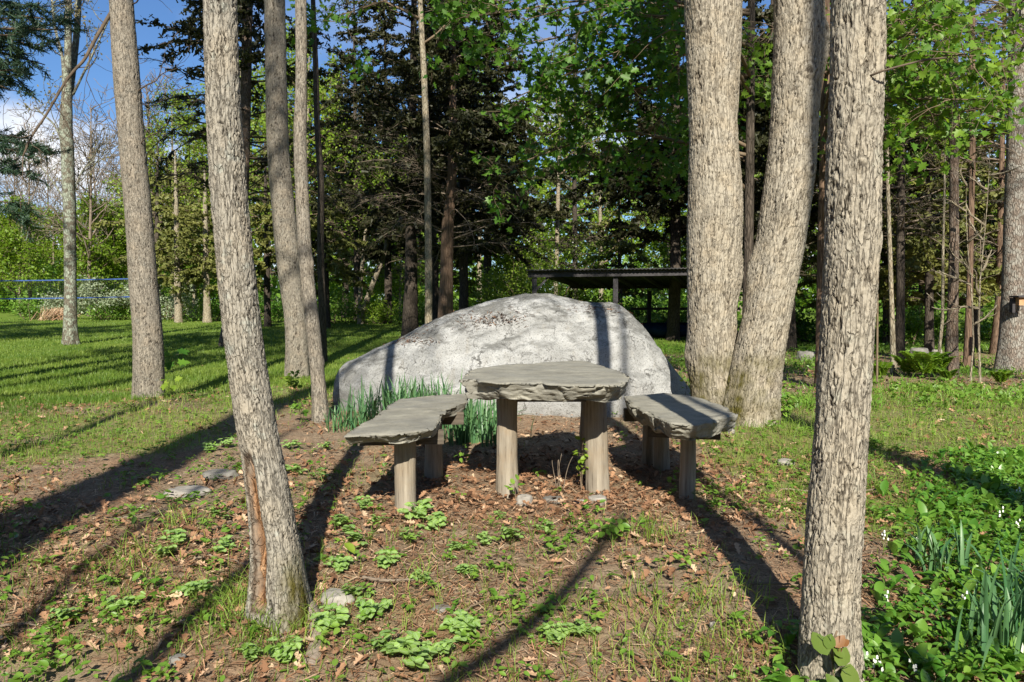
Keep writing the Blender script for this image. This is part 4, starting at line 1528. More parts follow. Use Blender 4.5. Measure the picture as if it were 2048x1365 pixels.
def proto_broad(name, label, px, Y, H, r0, leafm, z0, n, L, seed, per=14, size=.15, mat='pale', group='leafy trees of the wood', level=2, minr=.012):
    x, y, g = ground_px(px, Y)
    root = empty(name, (x, y, g), label, 'tree', group)
    r = np.random.default_rng(seed)
    mb = MB()
    zs = np.array([-.2, .2, 2, H * .5, H])
    P = np.stack([x + .25 * np.sin(zs * .3 + seed) - .25 * math.sin(seed), y + 0 * zs, zs + g], 1)
    C, Rr = trunk(mb, P, np.array([r0 * 1.1, r0, r0 * .9, r0 * .6, .03]), nth=10, ds=.2, seed=seed, ground_z=g)
    mb.mark(1)
    lb, lv, tips = mb, MB(), []
    ax_ = straight_axis(C)
    for q in range(n):
        t = (q + r.random()) / n
        z = z0 + (H - z0) * t + g
        xx, yy = ax_(z)
        a = r.uniform(0, 2 * PI)
        grow(lb, r, (xx, yy, z), (math.cos(a), math.sin(a), r.uniform(.3, 1.2) if leafm is None else r.uniform(0, .8)), L * (1 - .5 * t) * r.uniform(.7, 1.2), .03 + .01 * L * (1 - t), level, tips, 4, .16, .06, (3, 5), minr=minr)
    part(lb, 'trunk', [M[mat], M[mat] if leafm is None else M['twig']], root)
    if leafm:
        pts, axs = tip_points(r, tips, per, .22)
        leaves(lv, pts, r.uniform(.7, 1.35, len(pts)) * size, T_QUAD, r, .4, axs, 1.0)
        part(lv, 'crown', M[leafm], root)
    return root


def spread_copies(proto, spots):
    for px, Y, sc, lab in spots:
        x, y, g = ground_px(px, Y)
        copy_tree(proto, (x, y, g - .05), R_.uniform(0, 6.28), sc, lab)


hem = proto_conifer('hemlock_tree', 'broad dark hemlock sweeping low behind the shed roof', 1345, 27, 17, .22, 'hemlock', 3.4, 4.6, 201, dens=1.35)
spread_copies(hem, [(975, 36, 1.0, 'dark hemlock filling the gap right of the reddish cedar'),
                    (925, 28, .85, 'dark hemlock towering right of the reddish cedar trunk'),
                    (1580, 22, .9, 'dark hemlock seen between the twin-stemmed tree and the oak'),
                    (775, 41, 1.0, 'tall dark hemlock above the small forked tree'),
                    (1430, 30, 1.1, 'tall dark hemlock straight behind the twin-stemmed tree'),
                    (1720, 32, .75, 'dark hemlock deep in the wood behind the oak'),
                    (690, 50, 1.0, 'dark hemlock between the grey trunks and the small forked tree')])
hem2 = proto_conifer('hemlock_tree', 'tall thin hemlock with dead lower twigs above the cedar trunks', 870, 38, 18, .2, 'hemlock', 2.2, 3.8, 202, bare=4.5, dens=1.0, twigmat='dead')
spread_copies(hem2, [(715, 45, 1.1, 'tall ragged hemlock far behind the small forked tree'),
                     (610, 50, 1.1, 'tall ragged hemlock far behind the thin curved trunk'),
                     (1840, 30, .55, 'ragged hemlock with dead twigs above the ferns'),
                     (1530, 34, 1.0, 'ragged hemlock half hidden by the right stem of the twin tree'),
                     (2060, 24, .6, 'ragged hemlock behind the thick grey pine at the picture edge'),
                     (1150, 46, 1.0, 'ragged tall hemlock far behind the blossoming bush'),
                     (1960, 33, .6, 'ragged hemlock deep in the wood behind the slender pine')])
ced = proto_conifer('cedar_tree', 'yellow-green sunlit cedar behind the ferns', 1860, 21, 6.5, .12, 'olive', 1.5, 2.6, 203, dens=1.5)
spread_copies(ced, [(1700, 25, .95, 'olive cedar glimpsed left of the oak'),
                    (1950, 22, 1.0, 'olive cedar between the slender pine and the thick pine'),
                    (1775, 24, 1.05, 'olive cedar deep behind the slim grey stem'),
                    (930, 42, 1.0, 'olive cedar low behind the reddish cedar trunk'),
                    (1240, 37, 1.1, 'olive cedar showing under the shed roof'),
                    (655, 35, 1.15, 'brownish cedar at the lawn edge right of the thin curved trunk'),
                    (535, 37, 1.35, 'tall olive cedar between the leaning tree and the grey pair'),
                    (312, 46, 1.6, 'olive cedar behind the tall grey tree on the lawn edge'),
                    (1410, 38, 1.2, 'olive cedar far behind the left stem of the twin tree'),
                    (1580, 36, 1.1, 'olive cedar far behind the right stem of the twin tree')])
bro = proto_broad('leafy_tree', 'tall bright spring-green tree above the two pale cedar trunks', 480, 50, 16, .2, 'spring2', 3.5, 26, 4.2, 211, per=16, size=.2)
spread_copies(bro, [(350, 50, .85, 'bright green tree showing right of the tall grey tree'),
                    (615, 44, .95, 'tall bright green tree seen left of the hemlock crowns'),
                    (1200, 56, 1.0, 'bright green tree glowing through the gap above the blossoming bush'),
                    (540, 62, 1.1, 'far bright green tree filling the sky behind the grey pair'),
                    (1690, 50, 1.0, 'bright green tree far behind the oak'),
                    (960, 60, 1.1, 'far bright green tree behind the reddish cedar'),
                    (1480, 55, 1.1, 'far bright green tree behind the twin-stemmed tree')])
bro2 = proto_broad('leafy_tree', 'round yellow-green tree at the far lawn edge behind the net', 190, 54, 7.0, .12, 'spring', 1.2, 22, 2.6, 212, per=16, size=.19)
spread_copies(bro2, [(40, 52, .95, 'yellow-green tree at the left picture edge behind the net'),
                     (280, 58, 1.25, 'yellow-green tree rising behind the tall grey tree'),
                     (110, 62, 1.0, 'small far green tree right of the lichen tree'),
                     (-60, 60, 1.2, 'green tree just past the left picture edge'),
                     (390, 54, 1.3, 'yellow-green tree behind the pale cedar trunks'),
                     (1040, 42, .8, 'low bright green tree left of the blossoming bush'),
                     (1340, 44, .8, 'low green tree beyond the shed'),
                     (800, 50, .8, 'low green tree beyond the dark cedar trunk'),
                     (2000, 40, .8, 'low green tree deep in the wood on the right')])
bare = proto_broad('bare_tree', 'grey leafless tree against the cloud right of the lichen tree', 205, 64, 14, .14, None, 3.5, 26, 3.6, 221, mat='dead', group='leafless trees by the lawn', minr=.016)
spread_copies(bare, [(30, 66, .95, 'grey leafless tree at the left picture edge'), (100, 72, 1.0, 'grey leafless tree left of the lichen tree'), (180, 52, 1.0, 'nearer grey leafless tree just right of the lichen tree'), (62, 55, .95, 'nearer grey leafless tree between the pine boughs and the lichen tree'), (318, 50, 1.05, 'nearer grey leafless tree against the sky right of the tall grey trunk'),
                     (262, 70, 1.0, 'grey leafless tree touching the tall grey trunk'),
                     (330, 66, 1.0, 'grey leafless tree just right of the tall grey trunk')])
# shrubs
def sp(px, Y):
    x = (px - 1024) / F * Y
    return x, Y


shrub('willow_shrub', 'wide silvery willow shrub behind the net right of the lichen tree', *sp(225, 46), 4.6, 2.6, 'silver', 301, 4200, .16)
shrub('willow_shrub', 'low silvery shrub behind the net, left of the lichen tree', *sp(118, 47), 2.2, 1.6, 'silver', 302, 1800, .14)
shrub('willow_shrub', 'silvery shrub right of the tall grey tree', *sp(335, 46), 2.4, 2.4, 'silver', 303, 2200, .14)
shrub('blossom_bush', 'big green bush dotted with white blossom rising behind the near corner of the shed', *sp(1080, 31.5), 5.2, 4.3, 'spring2', 304, 11000, .11, blossom=420, stems=14)
us = [(60, 46, 1.8, 1.3, 'weed', 'dark green bush under the left end of the net'), (210, 45, 2.6, 1.2, 'weed', 'green bush under the silvery willow shrub'), (420, 44, 2.2, 1.5, 'weed', 'green bush between the pale cedar trunks'),
      (500, 43, 3.0, 2.0, 'maple', 'dark bush at the lawn edge right of the leaning tree'), (560, 42, 2.2, 1.4, 'maple', 'dark low bush left of the grey pair'), (680, 41, 2.4, 1.6, 'weed', 'green bush left of the small forked tree'),
      (755, 40, 2.4, 1.3, 'spring', 'sunlit bush right of the small forked tree'), (840, 39, 2.0, 1.4, 'weed', 'green bush between the dark and the slim trunk'), (935, 34, 2.0, 1.3, 'spring', 'bright bush right of the reddish cedar'),
      (985, 27, 2.2, 1.8, 'spring2', 'bright bush behind the left shoulder of the boulder'), (1180, 33, 2.0, 1.6, 'spring', 'bright bush under the shed roof'), (1275, 35, 2.4, 1.6, 'maple', 'dark bush beyond the shed posts'),
      (1350, 33, 2.0, 1.6, 'weed', 'green bush left of the twin-stemmed tree'), (1620, 26, 1.8, 1.2, 'maple', 'dark bush glimpsed between twin tree and oak'), (1815, 24, 1.6, 1.0, 'weed', 'bright bush left of the ferns at the grass edge'),
      (1845, 26, 2.2, 1.3, 'weed', 'leafy bush in the sunlit clearing on the right'), (1980, 27, 2.0, .9, 'weed', 'low bush behind the flared cedar')]
for n_, (px_, Y_, w_, h_, lm, lab) in enumerate(us):
    shrub('bush', lab, *sp(px_, Y_), w_, h_, lm, 310 + n_, 1800, .12, group='bushes along the wood edge')
# dry tan grass clump behind the net
r = np.random.default_rng(77)
mb = MB()
x0, y0 = sp(112, 45)
n_ = 260
ps = np.stack([x0 + r.normal(size=n_) * .4, y0 + r.normal(size=n_) * .4, np.full(n_, .3)], 1)
ps[:, 2] = ground(ps[:, 0], ps[:, 1]) + .3
leaves(mb, ps, r.uniform(.6, 1.1, n_), (T_NEEDLE[0] * (.12, 1, 1), T_NEEDLE[1]), r, -.2, np.tile((.35, 0, 1.), (n_, 1)), .35, r.uniform(.6, 1, n_))
tag(mb.build('dry_grass', M['litter']), 'tan clump of dry grass at the lawn edge below the net', 'dry grass')

# --- the far wood, one mass
mb = MB()
r = np.random.default_rng(188)
for q in range(90):
    x = -46 + 92 * (q + r.random()) / 90
    y = r.uniform(56, 66) if x < 0 else r.uniform(50, 64)
    n_ = 260
    ps = np.stack([x + r.normal(size=n_) * 1.1, y + r.normal(size=n_) * 1.1, gz(x, y) + r.uniform(0, 3.6, n_) * r.uniform(.6, 1.2)], 1)
    leaves(mb, ps, r.uniform(.25, .5, n_), T_QUAD, r, .4, None, 1, np.clip(r.random() * .6 + r.random(n_) * .4, 0, 1))
tag(mb.build('undergrowth', M['weed']), 'tangled green undergrowth along the far edge of the wood', 'undergrowth', kind='stuff')
mb = MB()  # wood added out of view, keeps part of the sky light off
r = np.random.default_rng(189)
for q in range(70):
    a = PI + PI * (q + r.random()) / 70
    R__ = r.uniform(31, 36)
    x, y = R__ * math.cos(a), R__ * math.sin(a) * 1.0
    n_ = 300
    H = r.uniform(13, 17)
    t = r.random(n_)
    ang = r.uniform(0, 2 * PI, n_)
    rr = (1.0 + 2.6 * np.sin(PI * (.15 + .85 * t))) * np.sqrt(r.random(n_))
    ps = np.stack([x + np.cos(ang) * rr, y + np.sin(ang) * rr, .3 + H * t], 1)
    leaves(mb, ps, r.uniform(.6, 1.1, n_), T_QUAD, r, .2, None, 1)
tag(mb.build('woods', M['hemlock']), 'unseen wood added behind the viewer to cut the sky light', 'woods', kind='stuff')
mb = MB()
r = np.random.default_rng(88)
for q in range(210):
    y = r.uniform(66, 105)
    x = r.uniform(-.72, .72) * y * 1.65
    H = r.uniform(6, 10) if x / y < -.42 else r.uniform(12, 21)
    n_ = 420
    t = r.random(n_)
    ang = r.uniform(0, 2 * PI, n_)
    rr = (1.2 + 2.6 * np.sin(PI * (.15 + .85 * t))) * np.sqrt(r.random(n_))
    ps = np.stack([x + np.cos(ang) * rr, y + np.sin(ang) * rr, .6 + H * t + .3], 1)
    leaves(mb, ps, r.uniform(.5, 1.0, n_), T_QUAD, r, .4, None, 1, np.clip(r.random() * .7 + r.random(n_) * .3, 0, 1))
tag(mb.build('far_woods', M['spring']), 'far wood closing the view behind the nearer trees', 'woods', kind='stuff')

# ------------------------------------------------------------------ open shed
m, nt = new_mat('shed_wood')
M['shed'] = plain_mat('shed_timber', (.035, .033, .036), (.07, .066, .07), 5, .8, (1, 1, 6))
M['roof'] = plain_mat('shed_roof', (.03, .03, .032), (.06, .058, .058), 4, .6)
fl, frt = at(1062, 549, 24), at(1500, 543, 24)
zt_ = fl[2]
bk_l, bk_r = at(1140, 577, 29.5), at(1508, 577, 29.5)
shed = empty('shed', ((fl[0] + frt[0]) / 2, 26, gz(3, 26)), 'long dark open-sided shed roof on posts behind the boulder', 'shed')
mb = MB()
A = np.array([fl + (-.15, -.2, 0), frt + (.2, -.2, 0), bk_r + (.2, 0, 0), bk_l])
nrib = 60
vs = []
for row in (0, 1):
    for q in range(nrib * 2 + 1):
        t = q / (nrib * 2)
        p = (A[0] * (1 - t) + A[1] * t) if row == 0 else (A[3] * (1 - t) + A[2] * t)
        vs.append(p + np.array((0, 0, .12 + .025 * (q % 2))))
n_ = nrib * 2 + 1
i_ = np.arange(n_ - 1)
vs = np.array(vs)
mb.add(np.concatenate([vs, vs - (0, 0, .03)]), [np.stack([i_, i_ + 1, i_ + n_ + 1, i_ + n_], 1), np.stack([i_ + n_ * 2, i_ + n_ * 3, i_ + n_ * 3 + 1, i_ + n_ * 2 + 1], 1),
                                              np.stack([i_, i_ + n_ * 2, i_ + 2 * n_ + 1, i_ + 1], 1)])
part(mb, 'roof', M['roof'], shed, False)


def beam(a, b, hw, hh):
    a, b = np.array(a, float), np.array(b, float)
    d = unit(b - a)
    sdv = unit(np.cross(d, (0, 0, 1))) if abs(d[2]) < .9 else np.array((1., 0, 0))
    upv = np.cross(sdv, d)
    mb_ = MB()
    add_box(mb_, (a + b) / 2, (np.linalg.norm(b - a), hw, hh), np.stack([d, sdv, upv], 1))
    return mb_


part(beam(fl + (-.1, 0, 0), frt + (.1, 0, 0), .06, .2), 'fascia', M['shed'], shed, False)
part(beam(bk_l + (0, 0, .05), bk_r + (0, 0, .05), .06, .12), 'fascia', M['shed'], shed, False)
for q in range(7):
    t = (q + .5) / 7
    a = (fl * (1 - t) + frt * t) + np.array((0, .1, 0))
    b = (bk_l * (1 - t) + bk_r * t) + np.array((0, -.1, 0))
    part(beam(a, b, .05, .14), 'rafter', M['shed'], shed, False)
for px_, Yp, zz in ((1069, 24.0, fl[2]), (1231, 24.05, fl[2]), (1400, 24.05, fl[2]), (1141, 29.4, bk_l[2]), (1299, 29.4, bk_l[2]), (1470, 29.4, bk_l[2])):
    x = (px_ - 1024) / F * Yp
    g = gz(x, Yp)
    w_ = .075 if Yp < 25 else .07
    part(beam((x, Yp + .1, g - .1), (x, Yp + .1, zz - .1), w_ * 2, w_ * 2), 'post', M['shed'], shed, False)
a, b = at(1262, 618, 29.4), at(1480, 618, 29.4)
part(beam(a, b, .06, .1), 'rail', M['shed'], shed, False)
part(beam(fl + (.12, 0.1, -.55), fl + (.6, .1, -.02), .06, .06), 'brace', M['shed'], shed, False)
# blue covered boat under the shed
bx, by = at(1335, 655, 27.5)[0], 27.5
mb = MB()
g = gz(bx, by)
nb, nc = 24, 14
vs = []
for q in range(nb):
    t = q / (nb - 1) * 2 - 1
    w_ = .55 * (1 - abs(t) ** 2.6) + .01
    hgt = .5 * (1 - .3 * abs(t) ** 2)
    for c_ in range(nc):
        a = 2 * PI * c_ / nc
        vs.append((bx + t * 1.5, by + math.cos(a) * w_, g + .34 + (math.sin(a) * .26 * w_ / .55 * (1 if math.sin(a) > 0 else 1.1)) + .16 * t * t))
i_ = np.arange(nb - 1)[:, None] * nc
j_ = np.arange(nc)[None, :]
mb.add(np.array(vs), np.stack([i_ + j_, i_ + (j_ + 1) % nc, i_ + nc + (j_ + 1) % nc, i_ + nc + j_], 2).reshape(-1, 4))
M['tarp'] = plain_mat('blue_cover', (.006, .014, .04), (.01, .025, .06), 4, 1.0, spec=0.0)  # blue kept very dark: the shade under the shed is in this colour
boat = empty('covered_boat', (bx, by, g), 'low blue covered boat in the shade under the shed', 'boat')
part(mb, 'hull', M['tarp'], boat)
for dx in (-.8, .8):
    mb = MB()
    add_box(mb, (bx + dx, by, g + .04), (.12, .9, .16))
    part(mb, 'trestle', M['shed'], boat, False)

# ------------------------------------------------------------------ volleyball net
M['tape'] = plain_mat('blue_tape', (.03, .07, .22), (.05, .1, .3), 6, .7)
M['netcord'] = plain_mat('dark_cord', (.03, .03, .035), (.05, .05, .055), 6, .8)
M['steel'] = plain_mat('grey_pole', (.25, .25, .26), (.35, .35, .36), 6, .5)
YN = 36.0
net = empty('volleyball_net', ((-300 - 1024) / F * YN, YN, gz(-20, YN)), 'volleyball net with blue tapes strung across the far lawn', 'net')
xa, xb = (-560 - 1024) / F * YN, (297 - 1024) / F * YN
zta, zba = at(100, 564, YN)[2], at(100, 600, YN)[2]


def sag(x):
    t = (x - xa) / (xb - xa)
    return -.16 * 4 * t * (1 - t) * .8 + .06


xx = np.linspace(xa, xb, 60)
for z_, nm in ((zta + .1, 'top_tape'), (zba + .1, 'bottom_tape')):
    mb = MB()
    zz = z_ + np.array([sag(x) for x in xx])
    v_ = np.concatenate([np.stack([xx, np.full(60, YN + dy), zz + dz], 1) for dy, dz in ((-.008, -.024), (-.008, .024), (.008, .024), (.008, -.024))])
    i_ = np.arange(59)
    mb.add(v_, [np.stack([i_ + a * 60, i_ + 1 + a * 60, i_ + 1 + b * 60, i_ + b * 60], 1) for a, b in ((0, 1), (1, 2), (2, 3), (3, 0))])
    part(mb, nm, M['tape'], net, False)
mb = MB()
for x in np.arange(xa, xb, .11):
    add_tube(mb, np.array([(x, YN, zba + .12 + sag(x)), (x, YN, zta + .08 + sag(x))]), .0045, 3)
for z_ in np.linspace(zba + .2, zta + .02, 8):
    add_tube(mb, np.stack([xx, np.full(60, YN + .006), z_ + np.array([sag(x) for x in xx])], 1), .0045, 3)
part(mb, 'mesh', M['netcord'], net)
for x in (xa - .25, xb + .2):
    mb = MB()
    add_tube(mb, np.array([(x, YN, -.2), (x, YN, 1.2), (x, YN, zta + .22)]), .04, 12)
    part(mb, 'pole', M['steel'], net)

# ------------------------------------------------------------------ nest box on the thick pine
nbx = at(2037, 603, 15.55)
box = empty('nest_box', tuple(nbx), 'small wooden nest box fixed to the thick grey pine', 'nest box')
M['boxwood'] = plain_mat('box_wood', (.36, .2, .1), (.5, .3, .16), 9, .7, (1, 6, 1))
mb = MB()
add_box(mb, nbx + (.06, .0, 0), (.22, .2, .16))
part(mb, 'body', M['boxwood'], box, False)
mb = MB()
add_box(mb, nbx + (.04, -.02, .1), (.3, .3, .03), [[1, 0, -.05], [0, 1, 0], [.05, 0, 1]])
part(mb, 'roof', M['shed'], box, False)
mb = MB()
add_box(mb, nbx + (-.08, .06, -.08), (.06, .1, .3))
part(mb, 'backboard', M['shed'], box, False)
# ------------------------------------------------------------------ ground cover
def frustum_points(r, n, y0, y1, p=1.6, margin=1.08):
    """points on the ground the camera could see, denser near it"""
    n = int(n * 1.45)
    u = r.random(n)
    y = (y0 ** (1 - p) + u * (y1 ** (1 - p) - y0 ** (1 - p))) ** (1 / (1 - p))
    x = (r.random(n) * 2 - 1) * ((1024 / F) * y * margin + 1.7)
    return x, y


def blades(mb, r, x, y, h, wd, bend=.5, lean=.35, zoff=0.0):
    n = len(x)
    rv = np.clip(.5 + .75 * fbm(P3(x, y) * .7, 3, 17) + .25 * r.normal(size=n), 0, 1)
    z = ground(x, y) + zoff
    b = np.stack([x, y, z - .005], 1)
    a = r.uniform(0, 2 * PI, n)
    side = np.stack([np.cos(a), np.sin(a), 0 * a], 1) * (wd / 2)[:, None]
    a2 = r.uniform(0, 2 * PI, n)
    out = np.stack([np.cos(a2), np.sin(a2), 0 * a], 1)
    l1 = r.uniform(0, lean, n)[:, None]
    m_ = b + np.array((0, 0, 1)) * (h * .55)[:, None] + out * h[:, None] * .45 * l1
    t = b + np.array((0, 0, 1)) * (h * (1 - .4 * bend * r.random(n)))[:, None] + out * h[:, None] * (l1 + bend * r.random((n, 1)) * .6)
    v = np.stack([b - side, b + side, m_ + side * .75, m_ - side * .75, t], 1)
    i_ = np.arange(n)[:, None] * 5
    mb.add(v.reshape(-1, 3), [i_ + np.array([[0, 1, 2, 3]]), i_ + np.array([[3, 2, 4]])], rnd=np.repeat(rv, 5))


r = np.random.default_rng(401)
# mown lawn
x, y = frustum_points(r, 230000, 7.0, 48, 1.75)
keep = r.random(len(x)) < lawn_mask(x, y) * .98
x, y = x[keep], y[keep]
mb = MB()
blades(mb, r, x, y, r.uniform(.045, .1, len(x)) * (1 + .3 * (vnoise(P3(x, y) * .6, 9))), np.maximum(.005, y * .00085))
tag(mb.build('lawn_grass', M['grass']), 'green lawn grass in sun and shade beyond the trees', 'grass', kind='stuff')

# loose tufts between the litter
mb = MB()
x, y = frustum_points(r, 75000, 2.4, 16, 1.4)
gm_ = green_mask(x, y)
tuf = sst((fbm(P3(x, y) * 1.7, 3, 61) - .02) / .3)
keep = r.random(len(x)) < np.clip(gm_ * 1.1 + .22 * tuf, 0, 1) * (1 - lawn_mask(x, y)) * np.where((np.abs(x - .2) < 1.2) & (y > 4.6) & (y < 8.6), .05, 1)
x, y = x[keep], y[keep]
cx = np.round(x * 9) / 9 + .05 * vnoise(P3(x, y) * 20, 2)
x = x * .45 + cx * .55
blades(mb, r, x, y, r.uniform(.03, .12, len(x)), np.maximum(.0035, y * .0007), .7, .6)
x = []
for px_, py_, n_, sp_ in ((510, 1230, 260, .14), (560, 1275, 160, .12), (480, 1215, 140, .09), (1300, 1075, 120, .1), (1540, 905, 200, .2), (1660, 940, 120, .15), (300, 810, 160, .3), (340, 795, 120, .25),
                          (1480, 1300, 120, .15), (1390, 1240, 90, .12), (1440, 1190, 80, .1), (1290, 1210, 60, .08), (1330, 1330, 80, .1), (850, 1160, 40, .06), (250, 1130, 120, .12), (370, 1050, 70, .1),
                          (1560, 850, 150, .2), (1600, 870, 140, .2), (60, 900, 100, .25), (130, 850, 100, .3)):
    g_ = gp(px_, py_)
    x.append(np.stack([g_[0] + r.normal(size=n_) * sp_, g_[1] + r.normal(size=n_) * sp_], 1))
x = np.concatenate(x)
blades(mb, r, x[:, 0], x[:, 1], r.uniform(.06, .17, len(x)), np.full(len(x), .0045), .9, 1.0)
tag(mb.build('wild_grass', M['tuft']), 'thin tufts of wild grass growing through the leaf litter', 'grass', kind='stuff')

# dry leaves
mb = MB()
x, y = frustum_points(r, 52000, 2.4, 24, 1.2)
l_ = fbm(P3(x, y) * .8, 3, 71) * 1.2 + .16
l_ += .5 * np.exp(-((x - .3) ** 2 / 2.6 + (y - 6.6) ** 2 / 3.2)) + .35 * sst((x - 3) / 2) * sst((y - 8) / 3) + .25 * sst((-x - .8) / .6) * sst((y - 6) / 1) * (1 - sst((y - 9.5) / 1.5))
keep = r.random(len(x)) < np.clip(l_, 0.03, 1) * (1 - .93 * lawn_mask(x, y)) * (1 - .5 * green_mask(x, y))
x, y = x[keep], y[keep]
pos = np.stack([x, y, ground(x, y) + r.uniform(.008, .03, len(x))], 1)
leaves(mb, pos, np.minimum(.09, (.018 + .05 * r.random(len(x)) ** 1.8) * (1 + y / 20)), T_OAK, r, 1.6, None, .5, np.clip(r.beta(2.0, 2.2, len(x)), 0, 1), njit=.9)
tag(mb.build('fallen_leaves', M['litter'], None, False), 'brown fallen leaves scattered under the table and trees', 'leaf litter', kind='stuff')

# needles, bits of twig and bark
mb = MB()
x, y = frustum_points(r, 110000, 2.4, 11, 1.35)
keep = r.random(len(x)) < (1 - .95 * lawn_mask(x, y)) * np.clip(.45 + fbm(P3(x, y) * 1.1, 3, 73), .05, 1)
x, y = x[keep], y[keep]
pos = np.stack([x, y, ground(x, y) + r.uniform(.004, .022, len(x))], 1)
leaves(mb, pos, r.uniform(.02, .07, len(x)), (T_NEEDLE[0] * (.28, 1, 1), T_NEEDLE[1]), r, 3.0, None, .5, np.clip(r.beta(1.6, 1.6, len(x)), 0, 1))
tag(mb.build('forest_litter', M['litter'], None), 'fine brown needles and bark scraps on the bare soil', 'leaf litter', kind='stuff')

# small seedlings and creeping weeds that nobody could count
mb = MB()
x, y = frustum_points(r, 8500, 2.4, 14, 1.3)
d_ = .10 + .35 * green_mask(x, y) + .5 * sst((-x - 1.0) / 1.2) * sst((9 - y) / 3) * (fbm(P3(x, y) * 1.2, 3, 81) > .02) + .3 * (fbm(P3(x, y) * 1.5, 3, 83) > .12) + .35 * sst((x - 1.5) / .8) * (y < 6.5)
d_ = np.where((np.abs(x - .2) < 1.0) & (y > 4.5) & (y < 8.4), .03, d_)
keep = r.random(len(x)) < d_ * (1 - .85 * lawn_mask(x, y))
x, y = x[keep], y[keep]
nl = r.integers(4, 9, len(x))
cid = np.repeat(np.arange(len(x)), nl)
n_ = len(cid)
a = r.uniform(0, 2 * PI, n_)
csz = r.uniform(.6, 1.35, len(x))[cid]
hh = r.uniform(.015, .075, len(x))[cid] * r.uniform(.6, 1.2, n_)
rr = r.uniform(.012, .05, n_)
px_, py_ = x[cid] + np.cos(a) * rr, y[cid] + np.sin(a) * rr
pos = np.stack([px_, py_, ground(px_, py_) + hh], 1)
axs = np.stack([np.cos(a), np.sin(a), r.uniform(-.3, .5, n_)], 1)
leaves(mb, pos, csz * r.uniform(.02, .042, n_), T_OVAL, r, 1.2, axs, .3, np.clip(r.random(len(x))[cid] * .7 + r.random(n_) * .3, 0, 1), njit=.6)
blades(mb, r, x, y, hh[np.searchsorted(cid, np.arange(len(x)))] + .01, np.full(len(x), .003), .1, .1)
tag(mb.build('seedlings', M['weed']), 'low green seedlings and creeping weeds dotted over the soil', 'weeds', kind='stuff')


mb = MB()
x = r.uniform(2.5, 15, 5000)
y = r.uniform(9, 24, 5000)
keep = (np.abs(x) < .72 * y + 2) & (r.random(5000) < np.clip(.25 + 1.3 * fbm(P3(x, y) * .45, 3, 91), .05, .9))
x, y = x[keep], y[keep]
nl = 7
cid = np.repeat(np.arange(len(x)), nl)
a = r.uniform(0, 2 * PI, len(cid))
rr = r.uniform(.02, .12, len(cid))
hh = r.uniform(.03, .16, len(x))[cid] * r.uniform(.5, 1.2, len(cid))
px_, py_ = x[cid] + np.cos(a) * rr, y[cid] + np.sin(a) * rr
leaves(mb, np.stack([px_, py_, ground(px_, py_) + hh], 1), r.uniform(.04, .09, len(cid)), T_QUAD, r, .8, np.stack([np.cos(a), np.sin(a), 0 * a + .2], 1), .4, np.clip(r.random(len(x))[cid] * .7 + r.random(len(cid)) * .3, 0, 1))
blades(mb, r, np.repeat(x, 5) + r.normal(size=5 * len(x)) * .12, np.repeat(y, 5) + r.normal(size=5 * len(x)) * .12, r.uniform(.08, .25, 5 * len(x)), np.full(5 * len(x), .012), .7, .7)
tag(mb.build('woodland_plants', M['weed']), 'low green plants and grasses on the floor of the right-hand wood', 'undergrowth', kind='stuff')


# ------------------------------------------------------------------ clumps of variegated dead-nettle
def nettle_mesh(seed, n_st=7, spread=.085):
    r = np.random.default_rng(seed)
    st, lv = MB(), MB()
    P_, A_, S_ = [], [], []
    for q in range(n_st):
        a = r.uniform(0, 2 * PI)
        tip = np.array((math.cos(a) * spread * r.uniform(.2, 1), math.sin(a) * spread * r.uniform(.2, 1), r.uniform(.035, .095)))
        pts_ = np.array([(tip[0] * .2, tip[1] * .2, -.01), tip * (.6, .6, .65), tip])
        add_tube(st, pts_, np.array([.0022, .002, .0015]), 4)
        for lev, sz_ in ((.6, .045), (1.0, .036)):
            a0 = r.uniform(0, PI)
            for k_ in range(2 if lev < 1 else 4):
                aa = a0 + k_ * (PI if lev < 1 else PI / 2)
                s_ = sz_ * r.uniform(.75, 1.15)
                ctr = np.array((0, 0, -.0)) + pts_[1] * (1 - (lev - .6) / .4) + tip * ((lev - .6) / .4)
                dr_ = np.array((math.cos(aa), math.sin(aa), r.uniform(-.25, .25)))
                P_.append(ctr + dr_ * s_ * .5)
                A_.append(dr_)
                S_.append(s_)
    leaves(lv, np.array(P_), np.array(S_), (T_OVAL[0] * (1.5, 1, 1), T_OVAL[1]), r, 1.4, np.array(A_), .1, None, normal=np.array((0, -.4, 0)), njit=.45, uv=True)
    return st, lv


